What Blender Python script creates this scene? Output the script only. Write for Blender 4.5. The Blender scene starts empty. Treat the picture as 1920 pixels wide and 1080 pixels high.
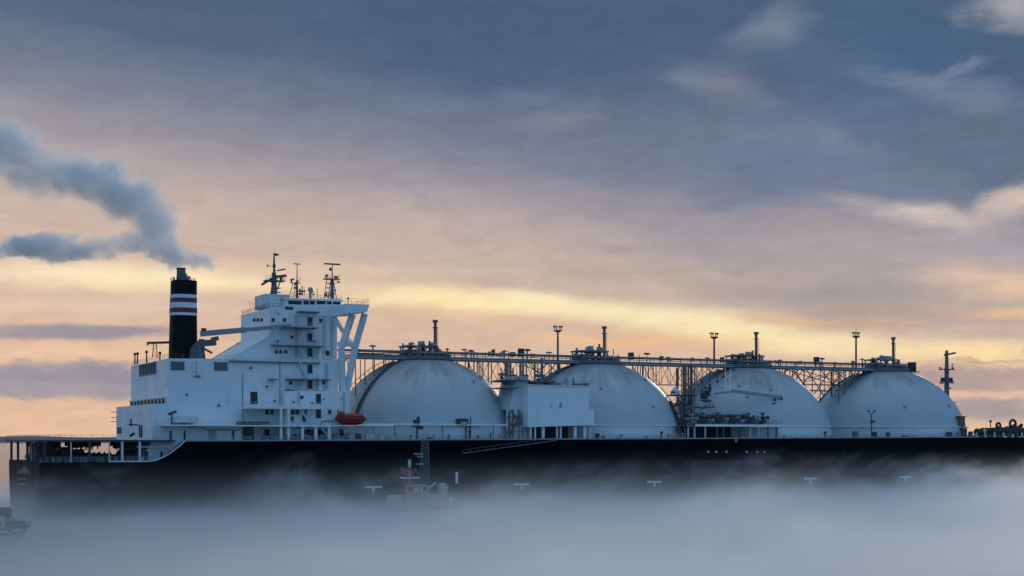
import bpy, math, random
from mathutils import Vector, Matrix, noise as mnoise
random.seed(7)
R = math.radians
sc = bpy.context.scene
col = sc.collection

# ------------------------------------------------------------------ camera
F = 2800.0            # focal length in photograph pixels (1920 wide)
HOR = 822.0           # horizon row
CAMH = 16.7
cam_d = bpy.data.cameras.new('camera')
cam_d.sensor_width = 36.0
cam_d.lens = 36.0 * F / 1920.0
cam_d.shift_y = (HOR - 540.0) / 1920.0
cam_d.clip_start = 1.0
cam_d.clip_end = 40000.0
cam = bpy.data.objects.new('camera', cam_d)
cam.location = (0, 0, CAMH)
cam.rotation_euler = (R(90), 0, 0)
col.objects.link(cam)
sc.camera = cam
sc.view_settings.view_transform = 'Standard'
sc.view_settings.look = 'None'
sc.view_settings.exposure = 0.0
sc.view_settings.gamma = 1.0
sc.cycles.volume_bounces = 8
sc.cycles.max_bounces = 14
sc.cycles.transparent_max_bounces = 16
sc.cycles.volume_step_rate = 1.0
sc.cycles.volume_max_steps = 256

def lin(c):
    o = []
    for v in c:
        v /= 255.0
        o.append(v / 12.92 if v <= .04045 else ((v + .055) / 1.055) ** 2.4)
    return tuple(o)

class G:
    """tiny node-graph helper"""
    def __init__(self, nt):
        self.nt = nt
    def n(self, t, props=None, ins=None):
        nd = self.nt.nodes.new(t)
        for k, v in (props or {}).items():
            setattr(nd, k, v)
        for k, v in (ins or {}).items():
            self.set(nd.inputs[k], v)
        return nd
    def set(self, sock, v):
        if isinstance(v, bpy.types.NodeSocket):
            self.nt.links.new(v, sock)
        elif isinstance(v, bpy.types.Node):
            self.nt.links.new(v.outputs[0], sock)
        else:
            if sock.type == 'RGBA' and len(v) == 3:
                v = (*v, 1.0)
            sock.default_value = v
    def m(self, op, a, b=0.0, c=None, clamp=False):
        nd = self.n('ShaderNodeMath', {'operation': op, 'use_clamp': clamp}, {0: a, 1: b})
        if c is not None:
            self.set(nd.inputs[2], c)
        return nd.outputs[0]
    def v(self, op, a, b=None, scale=None):
        nd = self.n('ShaderNodeVectorMath', {'operation': op}, {0: a})
        if b is not None:
            self.set(nd.inputs[1], b)
        if scale is not None:
            self.set(nd.inputs['Scale'], scale)
        return nd.outputs['Value'] if op in ('LENGTH', 'DOT_PRODUCT', 'DISTANCE') else nd.outputs[0]
    def mr(self, val, a, b, c=0.0, d=1.0, kind='SMOOTHSTEP'):
        return self.n('ShaderNodeMapRange', {'interpolation_type': kind}, {'Value': val, 'From Min': a, 'From Max': b, 'To Min': c, 'To Max': d}).outputs[0]
    def mix(self, f, a, b, blend='MIX'):
        nd = self.n('ShaderNodeMix', {'data_type': 'RGBA', 'blend_type': blend})
        self.set(nd.inputs[0], f); self.set(nd.inputs[6], a); self.set(nd.inputs[7], b)
        return nd.outputs[2]
    def noise(self, vec, scale, detail=4.0, rough=.55, out=0, dist=0.0):
        nd = self.n('ShaderNodeTexNoise', None, {'Vector': vec, 'Scale': scale, 'Detail': detail, 'Roughness': rough, 'Distortion': dist})
        return nd.outputs[out]
    def ramp(self, fac, stops):
        nd = self.n('ShaderNodeValToRGB', None, {'Fac': fac})
        cr = nd.color_ramp
        while len(cr.elements) < len(stops):
            cr.elements.new(.5)
        for e, (p, c) in zip(cr.elements, stops):
            e.position = p; e.color = (*c, 1.0)
        return nd.outputs[0]

# ------------------------------------------------------------------ world: dawn sky with procedural cloud
SUN_AZ, SUN_EL = 15.0, 9.0
world = bpy.data.worlds.new('World')
sc.world = world
world.use_nodes = True
world.cycles.sampling_method = 'MANUAL'
world.cycles.sample_map_resolution = 1024
g = G(world.node_tree)
g.nt.nodes.clear()
dirv = g.n('ShaderNodeTexCoord').outputs['Generated']
sep = g.n('ShaderNodeSeparateXYZ', None, {0: dirv})
U = g.m('MULTIPLY', g.m('ARCTAN2', sep.outputs[0], sep.outputs[1]), 57.29578)      # azimuth, degrees right of north (+Y)
V = g.m('MULTIPLY', g.m('ARCSINE', sep.outputs[2]), 57.29578)                       # elevation, degrees
UV = g.n('ShaderNodeCombineXYZ', None, {0: U, 1: V, 2: 0.0}).outputs[0]
UVs = g.v('MULTIPLY', UV, (1.0, 2.6, 1.0))
def centred(nz):
    return g.v('SUBTRACT', nz, (.5, .5, .5))
w_soft = g.v('MULTIPLY', centred(g.noise(UVs, .16, 5, .58, 1)), (6.0, 1.9, 0))
w_fine = g.v('MULTIPLY', centred(g.noise(UVs, .55, 7, .66, 1)), (2.6, 1.1, 0))
P_soft = g.v('ADD', UV, w_soft)
P_fine = g.v('ADD', g.v('ADD', UV, w_fine), g.v('SCALE', w_soft, scale=.25))
P_band = g.v('ADD', UV, g.v('SCALE', g.v('ADD', w_soft, w_fine), scale=.32))
# base gradient, tilted so that the cloud deck hangs lower on the right
sv = g.n('ShaderNodeSeparateXYZ', None, {0: g.v('ADD', UV, g.v('SCALE', w_soft, scale=.5))})
tilt_u = g.m('MAXIMUM', g.m('MINIMUM', sv.outputs[0], 24.0), -24.0)
vt = g.m('ADD', sv.outputs[1], g.m('MULTIPLY', tilt_u, .115))
def el(py):
    return math.degrees(math.atan((HOR - py) / F))
ramp_pts = [(822, (228, 187, 155)), (770, (230, 188, 155)), (700, (222, 186, 160)), (620, (218, 184, 162)), (540, (206, 180, 164)), (470, (198, 177, 166)), (420, (188, 170, 165)),
            (370, (163, 153, 161)), (310, (136, 138, 154)), (240, (112, 122, 146)), (150, (88, 106, 133)), (70, (79, 101, 131)), (0, (72, 98, 128))]
stops = [(max(0., (el(p) + 3) / 100.0), lin(c)) for p, c in ramp_pts]
stops += [(.34, (.075, .135, .235)), (.55, (.36, .42, .50)), (.93, (.70, .72, .75))]
skyc = g.ramp(g.m('DIVIDE', g.m('ADD', vt, 3.0), 100.0), stops)

def deg(px, py):
    u = math.atan((px - 960) / F)
    v = math.atan((HOR - py) / F * math.cos(u))
    return math.degrees(u), math.degrees(v)
def blob(c, px, py, rx, ry, color, a=1.0, rot=0.0, hard=0.0, P=None):
    """a cloud (or a gap in the cloud) fixed at a compass bearing and elevation"""
    u, v = deg(px, py)
    k = 57.29578 / F
    mp = g.n('ShaderNodeMapping', {'vector_type': 'TEXTURE'}, {'Vector': P or P_soft, 'Location': (u, v, 0), 'Rotation': (0, 0, R(-rot)), 'Scale': (rx * k, ry * k, 1)})
    d = g.v('LENGTH', mp.outputs[0])
    f = g.mr(d, 1.0, hard, 0.0, a)
    return g.mix(f, c, lin(color))
clouds = [
    # upper deck: deep blue and paler patches
    (900, 70, 560, 150, (70, 97, 128), .85, 4, 0, 's'), (300, 40, 420, 90, (76, 97, 128), .5, 5, 0, 's'),
    (1120, 300, 560, 130, (112, 122, 150), .55, 10, .1, 's'), (1500, 300, 380, 150, (108, 122, 152), .75, 8, .1, 's'),
    (1700, 80, 230, 120, (70, 100, 134), .95, 8, .1, 's'), (1560, 120, 260, 90, (84, 110, 142), .6, 15, 0, 's'),
    (1830, 290, 250, 120, (96, 116, 141), .95, 10, .15, 's'), (1640, 190, 200, 60, (92, 114, 146), .7, 0, 0, 's'),
    (1430, 48, 140, 60, (140, 149, 165), .55, -20, 0, 's'), (1355, 165, 135, 50, (135, 138, 156), .55, 18, 0, 's'),
    (1050, 222, 120, 32, (131, 132, 153), .7, -8, 0, 's'), (1000, 180, 110, 24, (116, 126, 152), .5, 4, 0, 'f'), (1910, 8, 120, 60, (200, 194, 195), .6, 20, 0, 's'),
    (1700, 145, 140, 22, (126, 142, 166), .5, 6, 0, 'f'), (1800, 130, 90, 18, (130, 145, 168), .5, -14, 0, 'f'), (1830, 185, 170, 46, (126, 140, 164), .5, 14, 0, 'f'),
    (1560, 250, 150, 36, (122, 135, 158), .5, 18, 0, 's'), (1440, 260, 240, 40, (118, 131, 154), .45, 10, 0, 's'),
    (1640, 480, 520, 130, (172, 159, 162), .85, 3, .1, 's'), (1800, 450, 260, 70, (170, 164, 172), .7, 8, 0, 's'),
    (1250, 430, 420, 80, (150, 146, 158), .6, 9, 0, 's'),
    (1665, 388, 140, 34, (228, 204, 190), .62, 10, 0, 's'), (1905, 370, 130, 44, (240, 210, 186), .65, -14, 0, 'f'), (1770, 410, 150, 26, (208, 190, 184), .7, 8, 0, 'f'),
    (1800, 532, 190, 52, (232, 196, 168), .8, 0, 0, 's'), (1900, 545, 120, 36, (242, 202, 160), .7, 0, 0, 'f'),
    (1580, 552, 340, 46, (164, 155, 155), .95, 4, .1, 's'), (1250, 512, 380, 40, (184, 167, 158), .85, 4, 0, 's'),
    (1130, 468, 120, 16, (182, 162, 160), .6, 6, 0, 'f'), (800, 372, 70, 18, (160, 150, 158), .6, 14, 0, 'f'), (990, 420, 34, 12, (176, 160, 160), .8, 30, 0, 'f'), (1150, 464, 60, 12, (168, 152, 156), .7, 4, 0, 'f'), (1385, 512, 45, 10, (172, 154, 152), .6, 4, 0, 'f'),
    # glowing bands low down
    (540, 506, 430, 32, (232, 202, 172), .7, 2, 0, 'b'),
    (860, 568, 360, 40, (255, 228, 172), 1.0, 4, .15, 'b'), (1010, 560, 150, 22, (255, 234, 180), .7, 5, 0, 'b'),
    (960, 600, 420, 22, (222, 182, 150), .75, 3, 0, 'b'),
    (1230, 592, 420, 36, (255, 236, 184), .86, 5, .1, 'b'), (1390, 628, 340, 32, (255, 231, 172), .8, 4, .1, 'b'), (1570, 652, 330, 34, (255, 230, 172), .82, 3, .1, 'b'),
    (1180, 640, 330, 24, (238, 188, 138), .85, 2, 0, 'b'), (1200, 690, 700, 44, (232, 190, 152), .6, 0, 0, 'b'),
    (1500, 600, 260, 18, (226, 180, 136), .7, 5, 0, 'b'), (1700, 585, 330, 30, (186, 160, 152), .9, 4, .1, 'b'), (1690, 614, 200, 14, (196, 164, 140), .8, 4, 0, 'f'),
    (1850, 664, 230, 40, (255, 221, 162), .9, 2, .1, 'b'), (1900, 590, 140, 14, (240, 196, 140), .7, 0, 0, 'b'),
    (1835, 680, 150, 10, (200, 164, 136), .8, 0, 0, 'f'), (1930, 664, 50, 7, (190, 154, 132), .7, 0, 0, 'f'),
    (1850, 712, 190, 27, (182, 158, 152), 1.0, 3, .35, 'f'), (1930, 722, 120, 18, (190, 164, 152), .9, 3, .3, 'f'),
    (1850, 742, 210, 14, (236, 190, 156), .85, 4, 0, 'b'), (1850, 766, 190, 30, (172, 156, 156), 1.0, 3, .3, 'f'),
    (1880, 800, 170, 18, (240, 188, 142), .9, 0, 0, 'b'),
    (230, 518, 420, 42, (255, 231, 186), .95, 1, .1, 'b'), (440, 530, 240, 20, (255, 232, 176), .6, 3, 0, 'b'), (220, 572, 420, 26, (234, 204, 178), .7, 0, 0, 'b'),
    (130, 446, 200, 36, (212, 186, 170), .6, -4, 0, 's'),
    (170, 624, 220, 20, (158, 148, 158), 1.0, -1, .45, 'b'), (20, 622, 160, 14, (170, 155, 160), .8, 0, .2, 'b'), (120, 660, 220, 20, (238, 198, 164), .8, 0, 0, 'b'),
    (195, 712, 130, 44, (154, 148, 160), 1.0, 4, .45, 'f'), (40, 712, 140, 42, (158, 150, 162), 1.0, -2, .4, 'f'), (110, 728, 200, 24, (168, 156, 164), .9, 0, .3, 'f'),
    (80, 785, 330, 34, (234, 190, 154), .8, 0, 0, 'b'),
]
for px, py, rx, ry, cc, a, rot, hard, kind in clouds:
    skyc = blob(skyc, px, py, rx, ry, cc, a, rot, hard, {'s': P_soft, 'f': P_fine, 'b': P_band}[kind])
# fine streaks everywhere
streak = g.noise(g.v('MULTIPLY', g.v('ADD', UV, w_soft), (1.0, 4.2, 1.0)), .35, 8, .62)
skyc = g.mix(1.0, skyc, g.n('ShaderNodeCombineColor', None, {0: (s_ := g.m('MULTIPLY', g.mr(streak, .25, .75, .90, 1.10, 'LINEAR'), g.mr(g.noise(g.v('MULTIPLY', P_fine, (1.0, 2.2, 1.0)), 1.1, 6, .68), .25, .75, .955, 1.045, 'LINEAR'))), 1: s_, 2: s_}).outputs[0], 'MULTIPLY')
lum = g.n('ShaderNodeRGBToBW', None, {0: skyc}).outputs[0]
skyc = g.mix(.09, skyc, g.n('ShaderNodeCombineColor', None, {0: lum, 1: lum, 2: lum}).outputs[0])
# clear blue half of the sky opposite the dawn
absu = g.m('ABSOLUTE', U)
back = g.mr(absu, 24.0, 66.0)
backc = g.ramp(g.m('DIVIDE', g.m('MAXIMUM', V, 0.0), 90.0), [(0., (.15, .31, .54)), (.18, (.135, .36, .70)), (.5, (.19, .42, .74)), (1., (.70, .72, .75))])
skyc = g.mix(back, skyc, backc)
low = g.mr(V, -2.0, -.2)
skyc = g.mix(low, (.20, .23, .27), skyc)
bg_cloud = g.n('ShaderNodeBackground', None, {'Color': skyc, 'Strength': 1.0})
sky_t = g.n('ShaderNodeTexSky', {'sky_type': 'NISHITA', 'sun_disc': False, 'sun_elevation': R(SUN_EL), 'sun_rotation': R(SUN_AZ), 'air_density': 1.0, 'dust_density': 1.0})
bg_sky = g.n('ShaderNodeBackground', None, {'Color': sky_t, 'Strength': .06})
cover = g.mr(absu, 32.0, 85.0, 1.0, .8)
mixw = g.n('ShaderNodeMixShader', None, {0: cover, 1: bg_sky, 2: bg_cloud})
out = g.n('ShaderNodeOutputWorld', None, {'Surface': mixw})

# ------------------------------------------------------------------ sun: low, behind the ship, veiled
sun_d = bpy.data.lights.new('sun', 'SUN')
sun_d.energy = 1.0
sun_d.angle = R(10)
sun_d.color = (1.0, .87, .72)
sun = bpy.data.objects.new('sun', sun_d)
sdir = Vector((math.sin(R(SUN_AZ)) * math.cos(R(SUN_EL)), math.cos(R(SUN_AZ)) * math.cos(R(SUN_EL)), math.sin(R(SUN_EL))))
sun.rotation_euler = sdir.to_track_quat('Z', 'Y').to_euler()
sun.location = (0, 0, 200)
col.objects.link(sun)

# ------------------------------------------------------------------ materials
MATS = {}
def paint(name, base, rough=.45, dirt=.25, dirt_col=(.10, .075, .06), streak=True, bump=.0, spec=.5, scale=1.0, metallic=0.0):
    m = bpy.data.materials.new(name)
    m.use_nodes = True
    g = G(m.node_tree)
    bsdf = m.node_tree.nodes['Principled BSDF']
    pos = g.n('ShaderNodeTexCoord').outputs['Object']
    n1 = g.noise(pos, .35 * scale, 5, .6)
    n2 = g.noise(g.v('MULTIPLY', pos, (1, 1, .12)), 1.6 * scale, 6, .65)
    c = g.mix(g.m('MULTIPLY', g.mr(n1, .42, .75), .5 * dirt), base, tuple(x * .72 for x in base))
    if streak:
        c = g.mix(g.m('MULTIPLY', g.mr(n2, .56, .78), dirt), c, dirt_col)
    g.set(bsdf.inputs['Base Color'], c)
    g.set(bsdf.inputs['Roughness'], g.mr(n1, .3, .7, rough - .08, rough + .12, 'LINEAR'))
    bsdf.inputs['Specular IOR Level'].default_value = spec
    bsdf.inputs['Metallic'].default_value = metallic
    if name in ('white_paint', 'cream_paint'):
        spx = g.n('ShaderNodeSeparateXYZ', None, {0: pos})
        sx_ = g.m('ABSOLUTE', g.m('SUBTRACT', g.m('FRACT', g.m('MULTIPLY', spx.outputs[0], .27)), .5)); sz_ = g.m('ABSOLUTE', g.m('SUBTRACT', g.m('FRACT', g.m('MULTIPLY', spx.outputs[2], .37)), .5))
        seam = g.m('MAXIMUM', g.mr(sx_, .478, .5), g.mr(sz_, .474, .5))
        c = g.mix(g.m('MULTIPLY', seam, .30), c, tuple(x * .45 for x in base))
        rust = g.m('MULTIPLY', g.mr(g.noise(g.v('MULTIPLY', pos, (1, 1, .10)), 2.4, 4, .6), .62, .74), g.mr(n1, .45, .62))
        c = g.mix(g.m('MULTIPLY', rust, .45), c, (.22, .15, .11))
        g.set(bsdf.inputs['Base Color'], c)
    if bump:
        b = g.n('ShaderNodeBump', None, {'Height': g.noise(pos, 1.1 * scale, 3, .5), 'Strength': bump, 'Distance': .08})
        g.set(bsdf.inputs['Normal'], b)
    MATS[name] = m
    return m
WHITE = paint('white_paint', (.80, .84, .85), .42, .22, (.20, .17, .15), bump=.12)
WHITE2 = paint('cream_paint', (.66, .68, .68), .5, .30, (.18, .14, .11))
GREY = paint('grey_paint', (.30, .33, .35), .5, .35)
STEEL = paint('weathered_steel', (.13, .14, .15), .55, .4)
DARKST = paint('dark_steel', (.045, .048, .055), .6, .4)
BUFF = paint('rusty_red_paint', (.22, .12, .09), .6, .5)
BLACK = paint('black_hull_paint', (.0035, .0045, .0065), .6, .5, (.006, .0065, .007), spec=.04)
FUNNEL = paint('black_funnel_paint', (.006, .006, .009), .6, .3, (.012, .01, .01), spec=.2)
RED = paint('maroon_paint', (.20, .025, .05), .5, .2)
ORANGE = paint('lifeboat_red', (.27, .013, .008), .38, .25, (.12, .02, .01))
MARK = paint('marking_white', (.80, .82, .84), .5, .1, streak=False)
LETTER = paint('faded_lettering', (.11, .14, .155), .6, .3)
GLASS = paint('dark_glass', (.012, .016, .022), .15, .0, streak=False, spec=.5)
PANEL = paint('worn_hull_panel', (.007, .013, .02), .5, .6, (.03, .04, .05))
TAN = paint('tan_paint', (.64, .52, .36), .5, .3)
SALMON = paint('salmon_paint', (.55, .27, .22), .55, .4)
RUBBER = paint('black_rubber', (.02, .02, .022), .8, .3)
GREEND = paint('green_deck', (.08, .12, .10), .7, .4)
DECKM = paint('deck_red_brown', (.10, .07, .06), .7, .5)

def tank_material():
    m = bpy.data.materials.new('tank_cover_paint')
    m.use_nodes = True
    g = G(m.node_tree)
    bsdf = m.node_tree.nodes['Principled BSDF']
    tc = g.n('ShaderNodeTexCoord').outputs['Object']
    sp = g.n('ShaderNodeSeparateXYZ', None, {0: tc})
    n_big = g.noise(tc, .09, 5, .6)
    n_shade = g.noise(g.v('MULTIPLY', tc, (1, 1, .25)), .55, 6, .65)
    ang = g.m('ARCTAN2', sp.outputs[1], sp.outputs[0])
    # welded plate seams: meridians and parallels
    mer = g.m('ABSOLUTE', g.m('SUBTRACT', g.m('FRACT', g.m('MULTIPLY', ang, 24 / 6.28318)), .5))
    par = g.m('ABSOLUTE', g.m('SUBTRACT', g.m('FRACT', g.m('MULTIPLY', sp.outputs[2], .21)), .5))
    seam = g.m('MAXIMUM', g.mr(mer, .485, .5), g.mr(par, .488, .5))
    c = g.mix(g.m('MULTIPLY', g.mr(n_big, .4, .75), .35), (.41, .49, .53), (.33, .40, .44))
    c = g.mix(g.m('MULTIPLY', seam, .22), c, (.22, .27, .30))
    # shade under the catwalk and dome-top gear painted in, broken into radial streaks
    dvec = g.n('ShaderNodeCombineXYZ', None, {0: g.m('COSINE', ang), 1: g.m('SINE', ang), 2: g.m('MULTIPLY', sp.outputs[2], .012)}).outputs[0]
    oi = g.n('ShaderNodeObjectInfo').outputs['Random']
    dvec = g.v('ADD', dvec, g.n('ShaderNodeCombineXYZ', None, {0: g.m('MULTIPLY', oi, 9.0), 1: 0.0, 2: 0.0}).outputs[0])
    drip_shade = g.m('ADD', g.m('MULTIPLY', g.noise(dvec, 6.0, 7, .78), .6), g.m('MULTIPLY', g.noise(g.v('ADD', tc, g.v('SCALE', dvec, scale=3.0)), .16, 5, .65), .4))
    top = g.m('MULTIPLY', g.mr(g.m('ADD', sp.outputs[2], g.m('MULTIPLY', g.m('SUBTRACT', drip_shade, .5), 26.0)), 14.5, 22.5), g.mr(n_shade, .15, .5, .45, 1.0))
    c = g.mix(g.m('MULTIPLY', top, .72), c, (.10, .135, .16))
    # long faint drip lines down the cover
    c = g.mix(g.m('MULTIPLY', g.mr(drip_shade, .54, .64), .16), c, (.20, .23, .24))
    spots = g.mr(g.noise(tc, .42, 3, .5), .69, .76)
    c = g.mix(g.m('MULTIPLY', spots, .35), c, (.32, .36, .38))
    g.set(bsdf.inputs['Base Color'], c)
    g.set(bsdf.inputs['Roughness'], g.mr(n_big, .3, .7, .42, .52, 'LINEAR'))
    b = g.n('ShaderNodeBump', None, {'Height': g.m('ADD', g.noise(tc, .30, 4, .5), g.m('MULTIPLY', seam, -.25)), 'Strength': .14, 'Distance': .25})
    g.set(bsdf.inputs['Normal'], b)
    return m
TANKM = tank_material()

# ------------------------------------------------------------------ mesh builder
class MB:
    def __init__(self):
        self.v = []; self.f = []; self.s = []
    def add(self, verts, faces, smooth=False):
        o = len(self.v)
        self.v += [tuple(p) for p in verts]
        self.f += [tuple(i + o for i in f) for f in faces]
        self.s += [smooth] * len(faces)
        return self
    def box(self, a, b):
        (x0, y0, z0), (x1, y1, z1) = a, b
        x0, x1 = sorted((x0, x1)); y0, y1 = sorted((y0, y1)); z0, z1 = sorted((z0, z1))
        return self.add([(x0, y0, z0), (x1, y0, z0), (x1, y1, z0), (x0, y1, z0), (x0, y0, z1), (x1, y0, z1), (x1, y1, z1), (x0, y1, z1)],
                        [(0, 3, 2, 1), (4, 5, 6, 7), (0, 1, 5, 4), (1, 2, 6, 5), (2, 3, 7, 6), (3, 0, 4, 7)])
    def cbox(self, c, sx, sy, sz):
        return self.box((c[0] - sx / 2, c[1] - sy / 2, c[2] - sz / 2), (c[0] + sx / 2, c[1] + sy / 2, c[2] + sz / 2))
    def bar(self, p, q, w, h=None):
        h = h or w
        p = Vector(p); q = Vector(q); d = (q - p)
        if d.length < 1e-6: return self
        d.normalize()
        up = Vector((0, 0, 1)) if abs(d.z) < .97 else Vector((1, 0, 0))
        a = d.cross(up).normalized() * (w / 2); b = a.cross(d).normalized() * (h / 2)
        vs = [e + sa * a + sb * b for e in (p, q) for sa, sb in ((-1, -1), (1, -1), (1, 1), (-1, 1))]
        return self.add(vs, [(0, 1, 2, 3), (7, 6, 5, 4), (0, 4, 5, 1), (1, 5, 6, 2), (2, 6, 7, 3), (3, 7, 4, 0)])
    def tube(self, p, q, r0, r1=None, n=10, caps=True):
        r1 = r0 if r1 is None else r1
        p = Vector(p); q = Vector(q); d = (q - p)
        if d.length < 1e-6: return self
        d.normalize()
        up = Vector((0, 0, 1)) if abs(d.z) < .97 else Vector((1, 0, 0))
        a = d.cross(up).normalized(); b = a.cross(d).normalized()
        vs = []
        for e, r in ((p, r0), (q, r1)):
            for i in range(n):
                t = 2 * math.pi * i / n
                vs.append(e + a * (r * math.cos(t)) + b * (r * math.sin(t)))
        self.add(vs, [(i, i + n, (i + 1) % n + n, (i + 1) % n) for i in range(n)], True)
        if caps:
            self.add(vs[:n], [tuple(range(n))]); self.add(vs[n:], [tuple(reversed(range(n)))])
        return self
    def path(self, pts, r, n=6):
        for a, b in zip(pts[:-1], pts[1:]):
            self.tube(a, b, r, r, n)
        return self
    def prism(self, prof, y0, y1):
        """prof: list of (x, z) in order, extruded between y0 and y1"""
        n = len(prof)
        vs = [(x, y0, z) for x, z in prof] + [(x, y1, z) for x, z in prof]
        return self.add(vs, [tuple(range(n)), tuple(reversed(range(n, 2 * n)))] + [(i, i + n, (i + 1) % n + n, (i + 1) % n) for i in range(n)])
    def lathe(self, prof, c, n=24, sx=1.0, sy=1.0, smooth=True):
        cx, cy, cz = c
        vs = []
        for r, z in prof:
            for i in range(n):
                t = 2 * math.pi * i / n
                vs.append((cx + r * sx * math.cos(t), cy + r * sy * math.sin(t), cz + z))
        fs = []
        for k in range(len(prof) - 1):
            for i in range(n):
                j = (i + 1) % n
                fs.append((k * n + i, k * n + j, (k + 1) * n + j, (k + 1) * n + i))
        self.add(vs, fs, smooth)
        if prof[0][0] > 1e-4: self.add(vs[:n], [tuple(reversed(range(n)))])
        if prof[-1][0] > 1e-4: self.add(vs[-n:], [tuple(range(n))])
        return self
    def ball(self, c, r, n=12, sz=1.0):
        return self.lathe([(r * math.sin(math.pi * k / n) + 1e-5, -r * sz * math.cos(math.pi * k / n)) for k in range(n + 1)], c, n + 4)
    def rail(self, pts, h=1.1, step=2.0, r=.05, rows=2):
        """guard rail along a polyline of floor points"""
        for a, b in zip(pts[:-1], pts[1:]):
            a = Vector(a); b = Vector(b)
            L = (b - a).length; k = max(1, int(L / step))
            for i in range(k + 1):
                p = a.lerp(b, i / k)
                self.bar(p, p + Vector((0, 0, h)), r * 1.6)
            for q in range(rows):
                o = Vector((0, 0, h * (q + 1) / rows))
                self.bar(a + o, b + o, r * 1.4)
        return self
    def build(self, name, mat, parent=None, label=None, kind=None):
        me = bpy.data.meshes.new(name)
        me.from_pydata(self.v, [], self.f)
        me.polygons.foreach_set('use_smooth', self.s)
        me.materials.append(mat)
        me.update()
        o = bpy.data.objects.new(name, me)
        col.objects.link(o)
        if parent is not None: o.parent = parent
        if label: o['label'] = label
        if kind: o['kind'] = kind
        return o
def thing(name, label, cat, loc=(0, 0, 0), rz=0.0, group=None):
    o = bpy.data.objects.new(name, None)
    o.empty_display_size = 2.0
    o.location = loc; o.rotation_euler = (0, 0, rz)
    o['label'] = label; o['category'] = cat
    if group: o['group'] = group
    col.objects.link(o)
    return o

# ------------------------------------------------------------------ the ship's frame: x along the keel to the bow, y to port (away), z up
UN = .1261
CS, SN = .8991, .4375
X1, Y1 = -164 * UN, 2800 * UN
def world_pt(s, b, z):
    return (X1 + CS * s + SN * b, Y1 + SN * s - CS * b, z)
def SX(px, b):
    x = (px - 960) / F
    return (x * (Y1 - CS * b) - X1 - SN * b) / (CS - SN * x)
def L(px, py, b):
    s = SX(px, b)
    Y = Y1 + SN * s - CS * b
    return Vector((s, -b, CAMH - (py - HOR) / F * Y))
def ZH(px, py, b):
    return L(px, py, b).z
def scale_at(px, b):        # metres per photograph pixel
    s = SX(px, b)
    return (Y1 + SN * s - CS * b) / F
HB = 23.5
SHIP = thing('gas_carrier', 'black-hulled gas carrier with white bridge house and four white spherical tanks', 'ship',
             (X1, Y1, 0), math.atan2(SN, CS))

S0 = SX(76, HB)
ZDK0 = ZH(345, 828, HB); ZDK1 = ZH(1900, 820, HB)
SD0 = SX(345, HB); SD1 = SX(1900, HB)
def deck(s):
    return ZDK0 + (ZDK1 - ZDK0) * (s - SD0) / (SD1 - SD0)
ZA = ZH(150, 867, HB)                # open mooring deck at the stern
SR0, SR1 = SX(280, HB), SX(347, HB)  # curved ramp of the sheer strake
SBOW = 208.0
def sm(t):
    t = min(1, max(0, t)); return t * t * (3 - 2 * t)
def ztop(s):
    if s <= SR0: return ZA
    if s >= SR1: return deck(s)
    t = (s - SR0) / (SR1 - SR0)
    return ZA + (deck(SR1) - ZA) * (t ** 1.7)
def halfb(s, t):
    h = HB
    if s < S0 + 45:
        k = 1 - sm((s - S0) / 45.0)
        h *= 1 - k * (.02 + .17 * t ** 2.2)
    st = 150 - 14 * t
    en = SBOW - 7 * t
    if s > st:
        h *= max(0.0, 1 - ((s - st) / (en - st)) ** 2.3)
    return h

# ---- hull
hull = MB()
stations = sorted(set([S0 + .0, S0 + .35, S0 + 1.2, S0 + 4] + [S0 + 10 * i for i in range(1, 4)] + [SR0 + (SR1 - SR0) * i / 10 for i in range(11)] +
                      [SR1 + 12 * i for i in range(1, 16)] + [150 + 3.6 * i for i in range(17)]))
NT = 12
near, far = [], []
for s in stations:
    zt = ztop(s)
    rn, rf = [], []
    for k in range(NT + 1):
        t = k / NT
        tw = (16.7 - (zt + (-3 - zt) * t)) / 19.0
        h = halfb(s, min(1, max(0, tw)))
        if s < S0 + .3: h -= .45
        elif s < S0 + 1.0: h -= .14
        z = zt + (-3 - zt) * t
        rn.append((s, -h, z)); rf.append((s, h, z))
    near.append(rn); far.append(rf)
vs = [p for r in near for p in r] + [p for r in far for p in r]
ns = len(stations); W = NT + 1; off = ns * W
fs = []
for i in range(ns - 1):
    for k in range(NT):
        a = i * W + k; fs.append((a, a + 1, a + W + 1, a + W)); b = a + off; fs.append((b, b + W, b + W + 1, b + 1))
hull.add(vs, fs, True)
caps = []
for i in range(ns - 1):
    caps.append((i * W, (i + 1) * W, (i + 1) * W + off, i * W + off))
for k in range(NT):
    caps.append((k, k + off, k + 1 + off, k + 1))
hull.add(vs, caps)
HULL = hull.build('hull', BLACK, SHIP)
# white-edged sheer line of the ramp and the deck edge strip
hb_ = MB()
pts = [(s, -HB - .05, ztop(s) + .10) for s in [SR0 - 8 + i * ((SR1 - SR0 + 8) / 14) for i in range(15)]]
hb_.path([Vector((p[0], -halfb(p[0], .1) - .02, p[2])) for p in pts], .16, 6)
hb_.build('sheer_moulding', WHITE2, HULL)
gut = MB()
ss = [SR1 + i * (150 - SR1) / 12 for i in range(13)]
for a, b in zip(ss[:-1], ss[1:]):
    gut.bar((a, -HB + .15, deck(a) + .14), (b, -HB + .15, deck(b) + .14), .22, .28)
gut.build('gutter_bar', GREY, HULL)

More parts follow.
